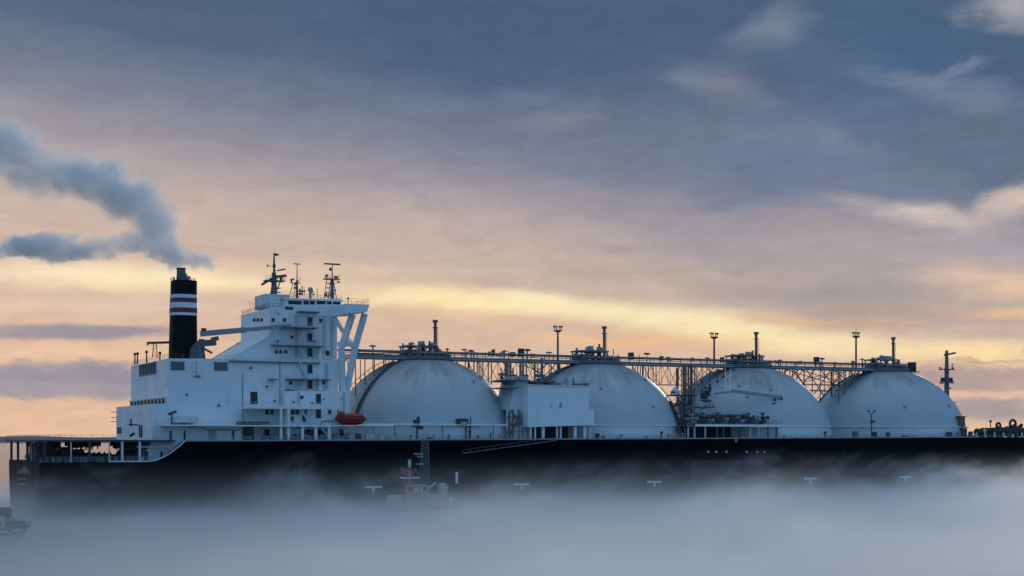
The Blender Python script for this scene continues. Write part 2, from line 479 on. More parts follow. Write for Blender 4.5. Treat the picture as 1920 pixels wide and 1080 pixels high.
# ---- hull marks
YB = -HB - .03
def hull_quad(x0, y0, x1, y1, mat, name, th=.05):
    m = MB()
    s0, s1 = SX(x0, HB), SX(x1, HB)
    z0, z1 = ZH((x0 + x1) / 2, y1, HB), ZH((x0 + x1) / 2, y0, HB)
    m.box((s0, -HB - .01 - th, z0), (s1, -HB + .05, z1))
    return m
for px, py in ((700, 915), (978, 910), (1227, 905), (1519, 899), (1697, 896)):
    k = .12 / scale_at(px, HB)
    m = MB()
    w = 2.0; h = .42
    c = L(px, py, HB)
    m.box((c.x - w, -HB - .06, c.z - .0), (c.x + w, -HB + .05, c.z + h))
    m.box((c.x - .26, -HB - .063, c.z - .95), (c.x + .26, -HB + .05, c.z))
    m.build('push_mark', MARK, HULL)
hull_quad(854, 885, 858.5, 906, MARK, '').build('draught_mark', MARK, HULL)
for px in (1328, 1343, 1362, 1400, 1420, 1433):
    c = L(px, 847, HB)
    MB().box((c.x - .24, -HB - .06, c.z - .2), (c.x + .24, -HB + .05, c.z + .2)).build('hull_number', WHITE2, HULL)
hull_quad(1296, 863, 1388, 906, PANEL, '').build('hull_panel', PANEL, HULL)
hull_quad(1393, 861, 1430, 900, PANEL, '').build('hull_panel', PANEL, HULL)
hull_quad(1440, 876, 1462, 896, PANEL, '').build('hull_panel', PANEL, HULL)
hull_quad(1378, 822, 1382, 829, SALMON, '').build('hull_lamp', SALMON, HULL)
# weld seams and fender strips of the shell plating
for py0 in (842, 858):
    m = MB()
    a = L(400, py0, HB); b = L(1900, py0 - 4, HB)
    m.bar((a.x, YB + .0, a.z), (140, YB + .0, b.z), .06, .10)
    m.build('rubbing_strake', BLACK, HULL)
# gangway along the side
m = MB()
a = L(866, 850, HB + .6); b = L(1042, 826, HB + .6)
m.bar(a, b, .8, .16)
for k in range(13):
    p = a.lerp(b, k / 12); m.bar(p + Vector((0, -.45, 0)), p + Vector((0, -.45, .75)), .06)
m.bar(a + Vector((0, -.45, .75)), b + Vector((0, -.45, .75)), .08)
m.bar(b, b + Vector((0, .8, .2)), .3)
m.build('gangway_ladder', STEEL, HULL)
# lettering on the transom (far too worn to read): emblem and two lines
def transom_y(px):
    lo, hi = -30.0, 30.0
    for _ in range(50):
        mid = (lo + hi) / 2
        X, Y, Z = world_pt(S0, mid, 0)
        if 960 + F * X / Y < px: lo = mid
        else: hi = mid
    return lo
def transom_quad(m, x0, y0, x1, y1):
    b0, b1 = transom_y(x0), transom_y(x1)
    Yw = world_pt(S0, (b0 + b1) / 2, 0)[1]
    z0, z1 = CAMH - (y1 - HOR) / F * Yw, CAMH - (y0 - HOR) / F * Yw
    m.box((S0 - .05, -b1, z0), (S0 + .05, -b0, z1)); return m
m = MB()
for x0, y0, x1, y1 in ((34, 882, 39, 888), (40, 878, 44, 888), (44.3, 873, 48, 888), (48.3, 877, 52, 888), (54, 882, 57, 888), (34, 886.5, 57, 888.2)):
    transom_quad(m, x0, y0, x1, y1)
m.build('stern_emblem', LETTER, HULL)
for y0, y1 in ((896.5, 899), (906, 910.5)):
    m = MB()
    for x0, x1 in ((35, 37.6), (38, 40.8), (41.2, 44), (44.4, 47), (47.4, 50)):
        transom_quad(m, x0, y0, x1, y1)
    m.build('stern_lettering', LETTER, HULL)

# ---- stern mooring deck: upper deck on posts, winches below
zup = ZH(180, 825, HB) + .0
MOOR = MB().box((S0 - .6, -HB + .8, zup - .38), (SX(330, HB), HB - .8, zup)).build('upper_stern_deck', DARKST, SHIP)
ra = MB(); ra.rail([(SX(215, HB), -HB + .9, zup), (S0 - .4, -HB + .9, zup), (S0 - .4, HB - .9, zup), (SX(215, HB), HB - .9, zup)], 1.0, 2.0, .035)
ra.build('railing', GREY, MOOR)
for px in (84, 133, 168, 205, 229, 262):
    p = L(px, 860, HB - .6)
    q = .11 if px in (133, 205) else .22
    MB().box((p.x - q, p.y - q, ZA), (p.x + q, p.y + q, zup - .38)).build('deck_post', DARKST if px in (84, 168) else WHITE2, MOOR)
for b in (-22.5, -12, 2, 13):
    MB().box((S0 + .3, -b - .25, ZA), (S0 + .8, -b + .25, zup - .38)).build('deck_post', STEEL, MOOR)
rq = random.Random(19)
for q_ in range(34):
    px = rq.uniform(24, 240); b = rq.uniform(-18, 20); s = SX(px, b) if px > 70 else S0 + rq.uniform(1, 6)
    m = MB(); hgt_ = rq.uniform(.5, 1.5); w_ = rq.uniform(.3, 1.1)
    m.box((s - w_, -b - .3, zup - .4 - hgt_), (s + w_, -b + .3, zup - .36)); m.tube((s + w_ * .3, -b, zup - .5 - hgt_ - rq.uniform(.2, 1.0)), (s + w_ * .3, -b, zup - .4), .14, n=6)
    m.build('hanging_fitting', DARKST, MOOR)
def winch(s, b, k, parent, z):
    m = MB()
    m.tube((s - 1.1 * k, -b, z + 1.0 * k), (s + 1.1 * k, -b, z + 1.0 * k), .72 * k, n=14)
    for q in (-1.15, 0, 1.15):
        m.tube((s + q * k - .08, -b, z + 1.0 * k), (s + q * k + .08, -b, z + 1.0 * k), 1.0 * k, n=16)
    m.box((s - 1.6 * k, -b - .8 * k, z), (s + 1.6 * k, -b + .8 * k, z + .3 * k))
    m.box((s + 1.3 * k, -b - .6 * k, z + .2 * k), (s + 2.3 * k, -b + .6 * k, z + 1.5 * k))
    m.tube((s - 1.8 * k, -b, z + 1.0 * k), (s - 1.2 * k, -b, z + 1.0 * k), .45 * k, n=10)
    return m.build('mooring_winch', DARKST, parent)
for px, b, k in ((96, 15, 1.0), (122, 4, 1.2), (150, 17, .95), (176, 8, 1.0), (196, 16, 1.0), (108, -12, 1.2), (145, -10, 1.1), (62, 0, .9), (232, 18, 1.1), (250, 12, 1.3)):
    winch(SX(px, b), b, k, MOOR, ZA)
for px in (82, 105, 128, 157, 188, 212, 245):
    m = MB(); s = SX(px, 22.4)
    for d in (-.5, .5): m.tube((s + d, -22.4, ZA), (s + d, -22.4, ZA + .95), .24, .27, 10)
    m.box((s - .9, -22.9, ZA), (s + .9, -21.9, ZA + .18)); m.build('bollard', STEEL, MOOR)
m = MB(); m.rail([(S0 + 1, -HB + .5, ZA), (SR0 + 1, -HB + .5, ZA)], 1.05, 1.5, .04, 3); m.build('railing', GREY, MOOR)
for px, y0, y1, w in ((88, 831, 849, 3.0), (118, 838, 850, 2.0), (140, 842, 858, 2.6), (66, 830, 850, 2.4)):
    p = L(px, y0, 2); MB().box((p.x - w / 2, -6, ZA), (p.x + w / 2, -2, p.z)).build('deck_locker', STEEL, MOOR)
# white bulkhead of the ramp
m = MB(); p0, p1 = L(262, 836, 20.5), L(338, 836, 20.5)
m.prism([(p0.x, ZA), (SX(322, 20.5), ZA), (p1.x + 1, zup - .4), (p0.x + 2.5, zup - .4)], -20.5, 8)
BKH = m.build('ramp_bulkhead', WHITE2, SHIP)
for px, w in ((256, 9), (274, 8), (303, 5)):
    p = L(px, 856, 20.56); MB().box((p.x - w * .05, p.y - .06, ZA + .1), (p.x + w * .05, p.y + .1, ZA + 2.1)).build('doorway', GLASS, BKH)
m = MB(); a = L(256, 838, 20.8); b = L(312, 838, 20.8); m.bar(a, b, .5, .22); m.bar(L(312, 838, 20.8), L(330, 848, 20.8), .5, .2); m.build('bulkhead_ledge', WHITE, BKH)

# ---- accommodation and machinery casing
def block(pts, b0, b1, mat, name, parent=SHIP):
    """side profile given on the photograph at offset b0 from the centre line, built as a solid to offset b1"""
    prof = [(p.x, p.z) for p in (L(x, y, b0) for x, y in pts)]
    m = MB(); m.prism(prof, -b0, -b1)
    o = m.build(name, mat, parent)
    return o
def bfar(px_near, b_near, px_far):
    s = SX(px_near, b_near)
    b = b_near
    while b > -24:
        X, Y, Z = world_pt(s, b, 0)
        if 960 + F * X / Y <= px_far: break
        b -= .1
    return b
BC = 17.0
b_cas = bfar(315, BC, 246)
print('casing far edge', b_cas)
CASING = block([(315, 672), (634, 674), (634, 829), (315, 829)], BC, b_cas, WHITE, 'engine_casing')
LOWH = block([(285, 757), (316, 757), (316, 829), (285, 829)], BC - .2, max(-23, bfar(285, BC, 218)), WHITE, 'stern_deckhouse')
zroof = ZH(330, 672, BC)
B_UP = bfar(505, 13.5, 452)
UPPER = block([(433, 673), (505, 629), (505, 577), (612, 570), (632, 590), (632, 673)], 13.5, B_UP, WHITE, 'accommodation_block')
SIDEH = block([(535, 733), (656, 733), (656, 829), (535, 829)], 19.5, -19.5, WHITE, 'side_deckhouse')
DECKH = block([(300, 797), (452, 797), (452, 829), (300, 829)], 20.3, 16.0, WHITE2, 'lower_deckhouse')
# aft face features
def aft_quad(px_corner, b_near, x0, y0, x1, y1, parent, mat, name, frame=True):
    s = SX(px_corner, b_near)
    def by(px):
        b = b_near + 2
        while b > -26:
            X, Y, Z = world_pt(s, b, 0)
            if 960 + F * X / Y <= px: break
            b -= .05
        return b, Y
    (b0, Ya), (b1, Yb) = by(x0), by(x1)
    Yw = (Ya + Yb) / 2
    z0, z1 = CAMH - (y1 - HOR) / F * Yw, CAMH - (y0 - HOR) / F * Yw
    m = MB(); m.box((s - .06, -b1, z0), (s + .1, -b0, z1))
    o = m.build(name, mat, parent)
    if frame:
        m = MB()
        n = 6
        for k in range(n + 1):
            y = -b1 + (-b0 + b1) * k / n
            m.box((s - .14, y - .12, z0), (s - .02, y + .12, z1))
        for z in (z0, z1): m.box((s - .16, -b1 - .1, z - .1), (s - .02, -b0 + .1, z + .1))
        m.build('louvre_slats', GREY, o)
    return o
aft_quad(315, BC, 262, 682, 293, 703, CASING, DARKST, 'louvre')
o = aft_quad(315, BC, 246, 750, 311, 761, CASING, RUBBER, 'vent_grille', False)
sA = SX(315, BC)
m = MB()
for k in range(11):
    y = -BC + 1 + k * (BC - b_cas - 2) / 10
    zc = ZH(290, 755, 2)
    m.bar((sA - .2, y, zc - .9), (sA - .2, y + .9, zc + .9), .35, .2)
m.bar((sA - .2, -BC + .6, ZH(290, 755, 2) - .95), (sA - .2, -b_cas - .6, ZH(290, 755, 2) - .95), .2, .25); m.build('vent_bars', TAN, o)
aft_quad(285, BC - .2, 220, 801, 228, 813, LOWH, DARKST, 'doorway', False)

def side_window(px, py, w, h, b, parent, name='window', mat=GLASS, frame=True, rnd=False, fm=None):
    k = scale_at(px, b); c = L(px, py, b); w *= k; h *= k
    m = MB()
    if rnd:
        m.tube((c.x, -b + .1, c.z), (c.x, -b - .05, c.z), w / 2, n=14)
    else:
        m.box((c.x - w / 2, -b - .04, c.z - h / 2), (c.x + w / 2, -b + .1, c.z + h / 2))
    o = m.build(name, mat, parent)
    if frame:
        m = MB()
        if rnd:
            n = 14
            pts = [Vector((c.x + (w / 2 + .05) * math.cos(2 * math.pi * i / n), -b - .05, c.z + (w / 2 + .05) * math.sin(2 * math.pi * i / n))) for i in range(n + 1)]
            m.path(pts, .05, 5)
        else:
            e = .08
            m.box((c.x - w / 2 - e, -b - .1, c.z + h / 2), (c.x + w / 2 + e, -b, c.z + h / 2 + e)); m.box((c.x - w / 2 - e, -b - .12, c.z - h / 2 - e), (c.x + w / 2 + e, -b, c.z - h / 2))
            m.box((c.x - w / 2 - e, -b - .1, c.z - h / 2), (c.x - w / 2, -b, c.z + h / 2)); m.box((c.x + w / 2, -b - .1, c.z - h / 2), (c.x + w / 2 + e, -b, c.z + h / 2))
        m.build('frame', fm or GREY, o)
    return o
for px, py in ((333, 686), (414, 687)):
    o = side_window(px, py, 25, 15, BC, CASING, 'louvre')
    m = MB(); c = L(px, py, BC); kk = scale_at(px, BC)
    for q in range(6):
        z = c.z - 6 * kk + q * 2.4 * kk; m.box((c.x - 12 * kk, -BC - .12, z), (c.x + 12 * kk, -BC - .045, z + .1))
    m.build('louvre_slats', GREY, o)
side_window(370, 706, 10, 3, BC, CASING, 'vent', GREY)
for px in (477, 483.5, 490.5): aft_quad(505, 13.5, px - 2.2, 597, px + 2.2, 603, UPPER, RUBBER, 'window', False)
for px in (512, 533.5): side_window(px, 600, 5, 6, 13.5, UPPER)
for px in (522, 500 + 45): side_window(px, 588, 5, 2.5, 13.5, UPPER, 'vent', GREY, False)
_a, _b = L(433, 673, 13.5), L(505, 629, 13.5)
def on_slope(px, py):
    b = 13.5
    while b > -20:
        p = L(px, py, b)
        if p.x - (_a.x + (_b.x - _a.x) * (p.z - _a.z) / (_b.z - _a.z)) > 0: return p
        b -= .1
    return p
for px, py in ((459, 631), (480, 631), (445, 645), (430, 655)):
    p = on_slope(px, py); MB().cbox((p.x, p.y, p.z), .25, .8, .55).build('vent', GREY, UPPER)
for px in (518, 526, 536): side_window(px, 660, 5.5, 6.5, 13.5, UPPER, 'porthole', rnd=True)
side_window(603, 662, 5, 5, 13.5, UPPER, 'porthole', rnd=True); side_window(614, 662, 7, 8, 13.5, UPPER)
side_window(547, 632, 5, 5, 13.5, UPPER, 'porthole', rnd=True); side_window(601, 601, 5, 6, 13.5, UPPER)
for px in (545, 606): side_window(px, 718, 6, 6, BC, CASING, 'porthole', rnd=True)
for px in (530 + 1, 566): side_window(px, 745, 6, 6, 19.5 if px > 535 else BC, SIDEH if px > 535 else CASING, 'porthole', rnd=True)
for px in (500.5, 510): side_window(px, 773, 6, 8, BC, CASING)
for px in (548.5, 557): side_window(px, 773, 6, 8, 19.5, SIDEH)
side_window(476, 746, 13, 22, BC, CASING, 'doorway'); side_window(618, 772, 5, 7, 19.5, SIDEH)
for py in (603, 633, 661, 692): side_window(581, py, 9, 15, 13.5 if py < 672 else BC, UPPER if py < 672 else CASING, 'doorway')
side_window(581, 721, 9, 15, BC, CASING, 'doorway'); side_window(597, 748, 9, 18, 19.5, SIDEH, 'doorway'); side_window(597, 774, 9, 20, 19.5, SIDEH, 'doorway')
side_window(466, 813, 20, 26, BC, CASING, 'doorway')
for px, w in ((398, 14), (437, 4), (346, 3), (320, 3)): side_window(px, 816, w, 16, 20.3, DECKH, 'doorway', GREY if w > 5 else GLASS)
# balconies and ledges; the steel-dark slabs have edge shade put into their colour
def slab(x0, x1, y, b0, b1, parent, mat=WHITE, th=.22, name='balcony', rail=True):
    a = L(x0, y, b1); c = L(x1, y, b1)
    m = MB(); m.box((a.x, -b1, a.z - th), (c.x, -b0 + .02, a.z)); o = m.build(name, mat, parent)
    if rail:
        r = MB(); r.rail([(a.x + .05, -b0, a.z), (a.x + .05, -b1 + .06, a.z), (c.x - .05, -b1 + .06, a.z), (c.x - .05, -b0, a.z)], 1.05, 1.5, .03, 3)
        r.build('railing', WHITE2, o)
    return o
for x0, x1, y in ((530, 596, 612), (514, 606, 646)): slab(x0, x1, y, 13.5, 16.2, UPPER, STEEL)
slab(560, 600, 583, 13.5, 15.2, UPPER, STEEL, rail=False)
slab(430, 600, 676, 13.5, 17.6, CASING, STEEL, name='boat_deck')
for x0, x1, y in ((540, 602, 710), (508, 522, 710), (606, 622, 711), (540, 552, 730)): slab(x0, x1, y, BC, 19.3, CASING, STEEL, rail=x1 - x0 > 30)
slab(466, 610, 762, BC, 22.2, CASING, th=.45, name='side_deck')
slab(520, 660, 797, BC, 22.6, SIDEH, th=.3, name='boat_platform')
slab(305, 520, 796, BC, 22.4, CASING, th=.3, name='side_deck')
m = MB(); a = L(330, 789, 21); m.box((a.x, -21, a.z - .3), (SX(372, 21), -BC, a.z + .9)); m.build('vent_housing', WHITE2, CASING)
# stairs between the balconies
for (xa, ya, xb, yb, b, par) in ((560, 646, 575, 676, 15.2, UPPER), (572, 612, 560, 646, 15.2, UPPER), (560, 676, 575, 710, 17.8, CASING), (575, 710, 560, 733, 18.2, CASING), (560, 762, 585, 797, 20.8, SIDEH), (600, 797, 622, 829, 21.5, SIDEH)):
    m = MB(); p, q = L(xa, ya, b), L(xb, yb, b)
    for dy in (0, .8):
        m.bar(p + Vector((0, dy, 0)), q + Vector((0, dy, 0)), .1, .28)
        m.bar(p + Vector((0, dy, 1)), q + Vector((0, dy, 1)), .05, .05)
    for k in range(10):
        c = p.lerp(q, (k + .5) / 10); m.box((c.x - .15, c.y, c.z), (c.x + .15, c.y + .8, c.z + .04))
    m.build('stairway', WHITE2, par)
# sloping fin and trims on the upper house
m = MB(); m.bar(L(433, 672, 13.7), L(505, 631, 13.7), .35, .35); m.build('sloping_rail', MARK, UPPER)
m = MB(); m.bar((_a.x, -B_UP - .1, _a.z), (_b.x, -B_UP - .1, _b.z), .3, .3); m.build('sloping_rail', WHITE2, UPPER)
m = MB(); m.tube(L(600, 646, 14.2), L(600, 733, 14.2 + 4), .5, n=10); m.build('downpipe', WHITE, UPPER)
for px in (364, 372): 
    p = L(px, 676, BC + .25); q = L(px, 704, BC + .25); MB().tube(p, q, .28, n=8).build('downpipe', WHITE, CASING)
# columns of the side passage
for px in (527, 541): MB().tube((SX(px, 22), -22, deck(0) - 1), L(px, 764, 22), .33, n=10).build('column', WHITE, SIDEH)
m = MB()
zt_ = ZH(590, 801, 22)
for px in (567, 592, 617): m.box((SX(px, 22) - .3, -22.3, deck(-60) - .4), (SX(px, 22) + .3, -21.7, zt_))
m.box((SX(567, 22) - .3, -22.3, zt_), (SX(617, 22) + .3, -21.7, zt_ + .5)); m.build('portal_frame', WHITE, SIDEH)
for px, w in ((580, 20), (604, 20)): 
    p = L(px, 828, 19.6); MB().box((p.x - w * .055, -19.56, p.z), (p.x + w * .055, -19.4, p.z + 2.6)).build('doorway', GLASS, SIDEH)
for px in (496, 512, 535, 553): 
    c = L(px, 820, 20.6); m = MB(); m.tube((c.x, -20.6, c.z), (c.x, -19.9, c.z), .62, n=14); m.tube((c.x, -20.4, c.z), (c.x, -20.4, deck(-60) - .6), .12, n=6); m.build('hose_reel', STEEL, SIDEH)
m = MB(); m.rail([(SX(352, 23), -23, deck(-88)), (SX(660, 23), -23, deck(-50))], 1.1, 1.8, .035, 3); m.build('railing', WHITE2, SIDEH)
for px, py, w, h in ((500, 812, 9, 14), (548, 786, 5, 9), (570, 786, 6, 10), (640, 812, 8, 13), (652, 786, 4, 8), (573, 773, 5, 9), (607, 748, 3, 5), (640, 748, 3, 4), (530, 772, 4, 8)):
    side_window(px, py, w, h, 19.5 if px > 535 else BC, SIDEH if px > 535 else CASING, 'doorway', GLASS if w > 4 else GREY, w > 4)
for px in (558, 575, 603, 627, 648):
    m = MB(); c = L(px, 822, 21.2); m.cbox((c.x, c.y, c.z + .3), .9, .6, 1.3); m.tube((c.x + .6, c.y, c.z - .4), (c.x + .6, c.y, c.z + 1.5), .1, n=6); m.build('deck_locker', STEEL, SIDEH)
m = MB(); m.path([L(556, 801, 19.7), L(600, 801, 19.7), L(604, 790, 19.7), L(650, 788, 19.7)], .12, 6); m.build('wall_pipe', STEEL, SIDEH)
m = MB(); m.path([L(345, 800, 20.5), L(380, 800, 20.5), L(386, 806, 20.5), L(450, 806, 20.5)], .12, 6); m.build('wall_pipe', GREY, DECKH)
m = MB(); m.box(L(455, 790, 21.8), L(492, 796, 17)); m.build('lifeboat_cradle', DARKST, CASING)

# wheelhouse and bridge wing
sw0, sw1 = SX(520, 12), SX(634, 12)
zb0 = ZH(600, 575, 12)
WH = block([(536, 574), (640, 574), (640, 560), (536, 560)], 11.5, bfar(536, 11.5, 506), WHITE, 'wheelhouse')
for x0, x1 in ((540, 566), (569, 579), (580.5, 590), (594, 611), (613, 622), (624, 638)):
    side_window((x0 + x1) / 2, 567.5, x1 - x0, 6.5, 11.5, WH, frame=False)
slab(534, 644, 558, 11.4, 12.2, WH, th=.35, name='wheelhouse_roof', rail=False)
m = MB(); a = L(534, 558, 12.2); b = L(644, 558, 12.2); m.box((a.x, -11.4, a.z - .3), (b.x, -bfar(534, 11.4, 506), a.z)); m.build('roof_plate', GREY, WH)
m = MB(); m.rail([(a.x + 2, -11.2, a.z), (b.x, -11.2, a.z)], 1.0, 1.5, .03, 2); m.build('railing', STEEL, WH)
side_window(542, 578, 16, 5, 13.5, UPPER, 'awning', DARKST, False); side_window(577, 579.5, 26, 2.5, 13.5, UPPER, 'slit', DARKST, False)
BW = 23.6
m = MB()
p0, p1 = L(648, 588, BW), L(693, 583, BW)
zt, zb = ZH(690, 571, BW), ZH(650, 588, BW)
zt2 = zt
prof = [(p0.x, zb), (p1.x - .6, zb + .5), (p1.x, zt), (p0.x, zt2)]
m.prism(prof, -BW, -11.6)
WING = m.build('bridge_wing', WHITE, SHIP)
m = MB(); a = L(540, 574, 13.6); m.prism([(a.x, zb - .0), (p0.x + .5, zb), (p0.x + .5, zt - .02), (SX(566, 13.6), zt - .02)], -13.6, -11); m.build('wing_girder', WHITE, WING)
m = MB(); m.rail([(p0.x, -BW + .1, zt), (p1.x - .1, -BW + .1, zt), (p1.x - .1, -12, zt)], 1.1, 1.2, .035, 2); m.build('railing', GREY, WING)
m = MB(); c = L(653, 562, 20); m.tube((c.x, c.y, zt), (c.x, c.y, zt + 1.3), .12, n=8); m.ball((c.x, c.y, zt + 1.5), .3); m.build('compass_repeater', TAN, WING)
def strut(pts, b0, b1, w):
    m = MB()
    for k in range(len(pts) - 1):
        t0, t1 = k / (len(pts) - 1), (k + 1) / (len(pts) - 1)
        m.bar(L(*pts[k], b0 + (b1 - b0) * t0), L(*pts[k + 1], b0 + (b1 - b0) * t1), w, w)
    return m.build('wing_strut', WHITE, WING)
strut([(684, 588), (666, 650), (650, 733)], 21.5, 17, 1.05)
strut([(661, 590), (640, 652), (643, 733)], 21, 17, 1.15)
strut([(625, 592), (655, 640), (662, 650)], 14, 19, .8)
strut([(634, 645), (668, 647)], 17, 20, .9)
strut([(634, 690), (652, 668)], 14, 18, .6)
strut([(640, 740), (636, 672)], 16, 15, .8)

# masts on the wheelhouse top
zr = ZH(570, 558, 4)
def mast(px, ytop, b, r, name='radar_mast', mat=STEEL):
    s = SX(px, b); zt = ZH(px, ytop, b)
    m = MB(); m.tube((s, -b, zr - .3), (s, -b, zr + (zt - zr) * .55), r, r * .7, 10); m.tube((s, -b, zr + (zt - zr) * .55), (s, -b, zt), r * .4, r * .22, 8)
    return m.build(name, mat, SHIP), s, zt
M1, s1, z1 = mast(514, 474, 3, .75)
b = 3
MB().cbox((s1, -b, ZH(514, 527, b)), 4.4, 2.4, .25).build('platform', STEEL, M1)
m = MB(); z = ZH(514, 527, b); m.rail([(s1 - 2.2, -b - 1.2, z), (s1 + 2.2, -b - 1.2, z), (s1 + 2.2, -b + 1.2, z)], 1.0, .8, .04); m.build('railing', STEEL, M1)
m = MB(); z = ZH(514, 521, b); m.bar((s1 + .4, -b - 1, z + .2), (s1 + 2.6, -b - .2, z + .6), .7, .55); m.tube((s1 + 1.6, -b, z - .8), (s1 + 1.6, -b, z + .3), .3, n=8); m.build('radar_scanner', DARKST, M1)
m = MB(); m.bar((s1 + .9, -b, z + 1.7), (s1 + 2.6, -b, z + 2.1), .3, .3); m.bar((s1, -b, z + 1.5), (s1 + 1, -b, z + 1.7), .16); m.build('navigation_light', DARKST, M1)
m = MB(); m.bar((s1 - .5, -b, ZH(500, 522, b)), (s1 - 2.9, -b, ZH(490, 534, b)), .32, .5); m.build('signal_yard', DARKST, M1)
m = MB(); m.tube((s1 + .1, -b, zr), (s1 + 1.4, -b, ZH(525, 528, b)), .14, n=6); m.tube((s1 - .9, -b, zr), (s1 - .2, -b, ZH(525, 530, b)), .18, n=6)
for py in (540, 548): m.cbox((s1 + .4, -b, ZH(514, py, b)), 2.0, 1.2, .16)
m.build('mast_brace', STEEL, M1)
m = MB(); a = L(497, 572, 8); m.box((a.x - .3, -9, zr - 3), (s1 + 1.6, -1, zr)); m.build('mast_house', WHITE2, M1)
M2, s2, z2 = mast(557, 496, 0, .34)
for py, w, d in ((531, 2.4, -.4), (495, 1.7, 0)): MB().cbox((s2 + d, 0, ZH(557, py, 0)), w, .5, .16).build('cross_arm', STEEL, M2)
m = MB(); z = ZH(557, 526, 0); m.bar((s2 - 1.6, 0, z), (s2 - .7, 0, z + .3), .3, .4); m.tube((s2 - 1.3, 0, z - .6), (s2 - 1.3, 0, z + .2), .16, n=6); m.bar((s2 + .3, 0, z - .3), (s2 + .8, 0, z + .6), .12); m.build('navigation_light', DARKST, M2)
m = MB(); m.bar((s2 - 1.9, 0, zr), (s2 - 1.0, 0, z - .6), .12); m.bar((s2 - .8, 0, zr), (s2 - .4, 0, z - .6), .1)
for k in range(4): zz = zr + (z - zr) * (k + .5) / 5; m.bar((s2 - 1.7 + k * .2, 0, zz), (s2, 0, zz + .5), .08)
m.build('lattice_brace', STEEL, M2)
M3, s3, z3 = mast(623, 496, 2, .42)
MB().cbox((s3, -2, z3 + .1), 3.9, .3, .32).build('radar_scanner', DARKST, M3)
z = ZH(623, 524, 2); MB().cbox((s3 - .2, -2, z), 3.6, 1.4, .2).build('platform', STEEL, M3)
m = MB(); m.rail([(s3 - 2, -2.7, z), (s3 + 1.6, -2.7, z)], .9, .6, .035); m.build('railing', STEEL, M3)
m = MB(); m.cbox((s3 + .9, -2, z + .5), .9, .5, .5); m.cbox((s3 - 1.3, -2, z + .9), .5, .4, .4); m.build('navigation_light', DARKST, M3)
m = MB()
for a_, b_ in ((-2.0, -1.3), (-1.0, -.3), (1.1, .2)):
    m.bar((s3 + a_, -2, zr), (s3 + b_, -2, z), .14)
for k in range(4): zz = zr + (z - zr) * (k + .7) / 4.6; m.bar((s3 - 1.8 + .15 * k, -2, zz), (s3 + .5, -2, zz), .14); m.bar((s3 - 1.8 + .15 * k, -2, zz), (s3 + .4, -2, zz - .8), .08)
m.build('lattice_brace', STEEL, M3)
rm = random.Random(12)
for (MM, sx0, bb, n_) in ((M1, s1, 3, 7), (M2, s2, 0, 6), (M3, s3, 2, 7)):
    for q in range(n_):
        zz = zr + rm.uniform(.8, 7.2); d = rm.uniform(-1.7, 1.7); m = MB()
        m.bar((sx0, -bb, zz), (sx0 + d, -bb, zz + rm.uniform(-.3, .5)), .1); m.cbox((sx0 + d, -bb, zz + .25), rm.uniform(.2, .6), .4, rm.uniform(.2, .7)); m.build('mast_fitting', DARKST if q % 2 else STEEL, MM)
for q in range(9):
    px = rm.uniform(540, 636); c = L(px, 558, 8); h = rm.uniform(.4, 2.4); m = MB(); m.tube((c.x, -8, zr - .1), (c.x, -8, zr + h), .05, n=5); m.cbox((c.x, -8, zr + min(h, 1.0)), .35, .3, .35); m.build('whip_aerial', STEEL, WH)
for px, y0, y1, b_, par in ((556, 590, 672, 13.6, UPPER), (608, 592, 660, 13.6, UPPER), (622, 600, 672, 13.6, UPPER), (525, 680, 760, BC, CASING), (612, 680, 730, BC, CASING), (560, 735, 762, 19.5, SIDEH), (645, 735, 795, 19.5, SIDEH), (455, 700, 790, BC, CASING)):
    m = MB(); a = L(px, y0, b_ + .12); c = L(px, y1, b_ + .12)
    if px % 2: m.tube(a, c, .09, n=6)
    else:
        for d in (-.22, .22): m.bar(a + Vector((d, 0, 0)), c + Vector((d, 0, 0)), .06)
        nn = int((a.z - c.z) / .5)
        for q in range(nn): p = a.lerp(c, (q + .5) / nn); m.bar(p + Vector((-.22, 0, 0)), p + Vector((.22, 0, 0)), .05)
    m.build('wall_ladder' if px % 2 == 0 else 'wall_pipe', GREY, par)
for px, py, b_, par in ((520, 640, 13.5, UPPER), (590, 640, 13.5, UPPER), (570, 700, BC, CASING), (500, 725, BC, CASING), (515, 752, BC, CASING), (550, 754, 19.5, SIDEH), (585, 756, 19.5, SIDEH), (630, 790, 19.5, SIDEH), (470, 690, BC, CASING), (350, 740, BC, CASING), (410, 760, BC, CASING)):
    c = L(px, py, b_); m = MB(); m.cbox((c.x, c.y - .15, c.z), .5, .4, .35); m.bar((c.x, c.y, c.z + .2), (c.x, c.y - .5, c.z + .3), .07); m.build('wall_lamp', STEEL, par)
c = L(582, 545, 4); m = MB(); m.tube((c.x, -4, zr - .2), (c.x, -4, c.z), .3, .36, 10); m.ball((c.x, -4, c.z + .2), .62, 10); m.build('satellite_dome', GREY, WH)
c = L(595, 541, 4); MB().tube((c.x, -4, zr), (c.x, -4, c.z), .07, n=6).build('whip_aerial', STEEL, WH)
for px, yt in ((480, 556), (468, 566), (474, 567), (526, 556)): 
    c = L(px, yt, 8); MB().tube((c.x, -8, ZH(px, 576, 8)), (c.x, -8, c.z), .05, n=6).build('whip_aerial', STEEL, WH)
m = MB(); zz = ZH(505, 577, 13.5); m.rail([(SX(505, 13.5) + 2, -13.3, zz), (SX(505, 13.5) + .1, -13.3, zz), (SX(505, 13.5) + .1, -B_UP - .3, zz)], 1.0, .9, .04, 2); m.build('railing', STEEL, UPPER)

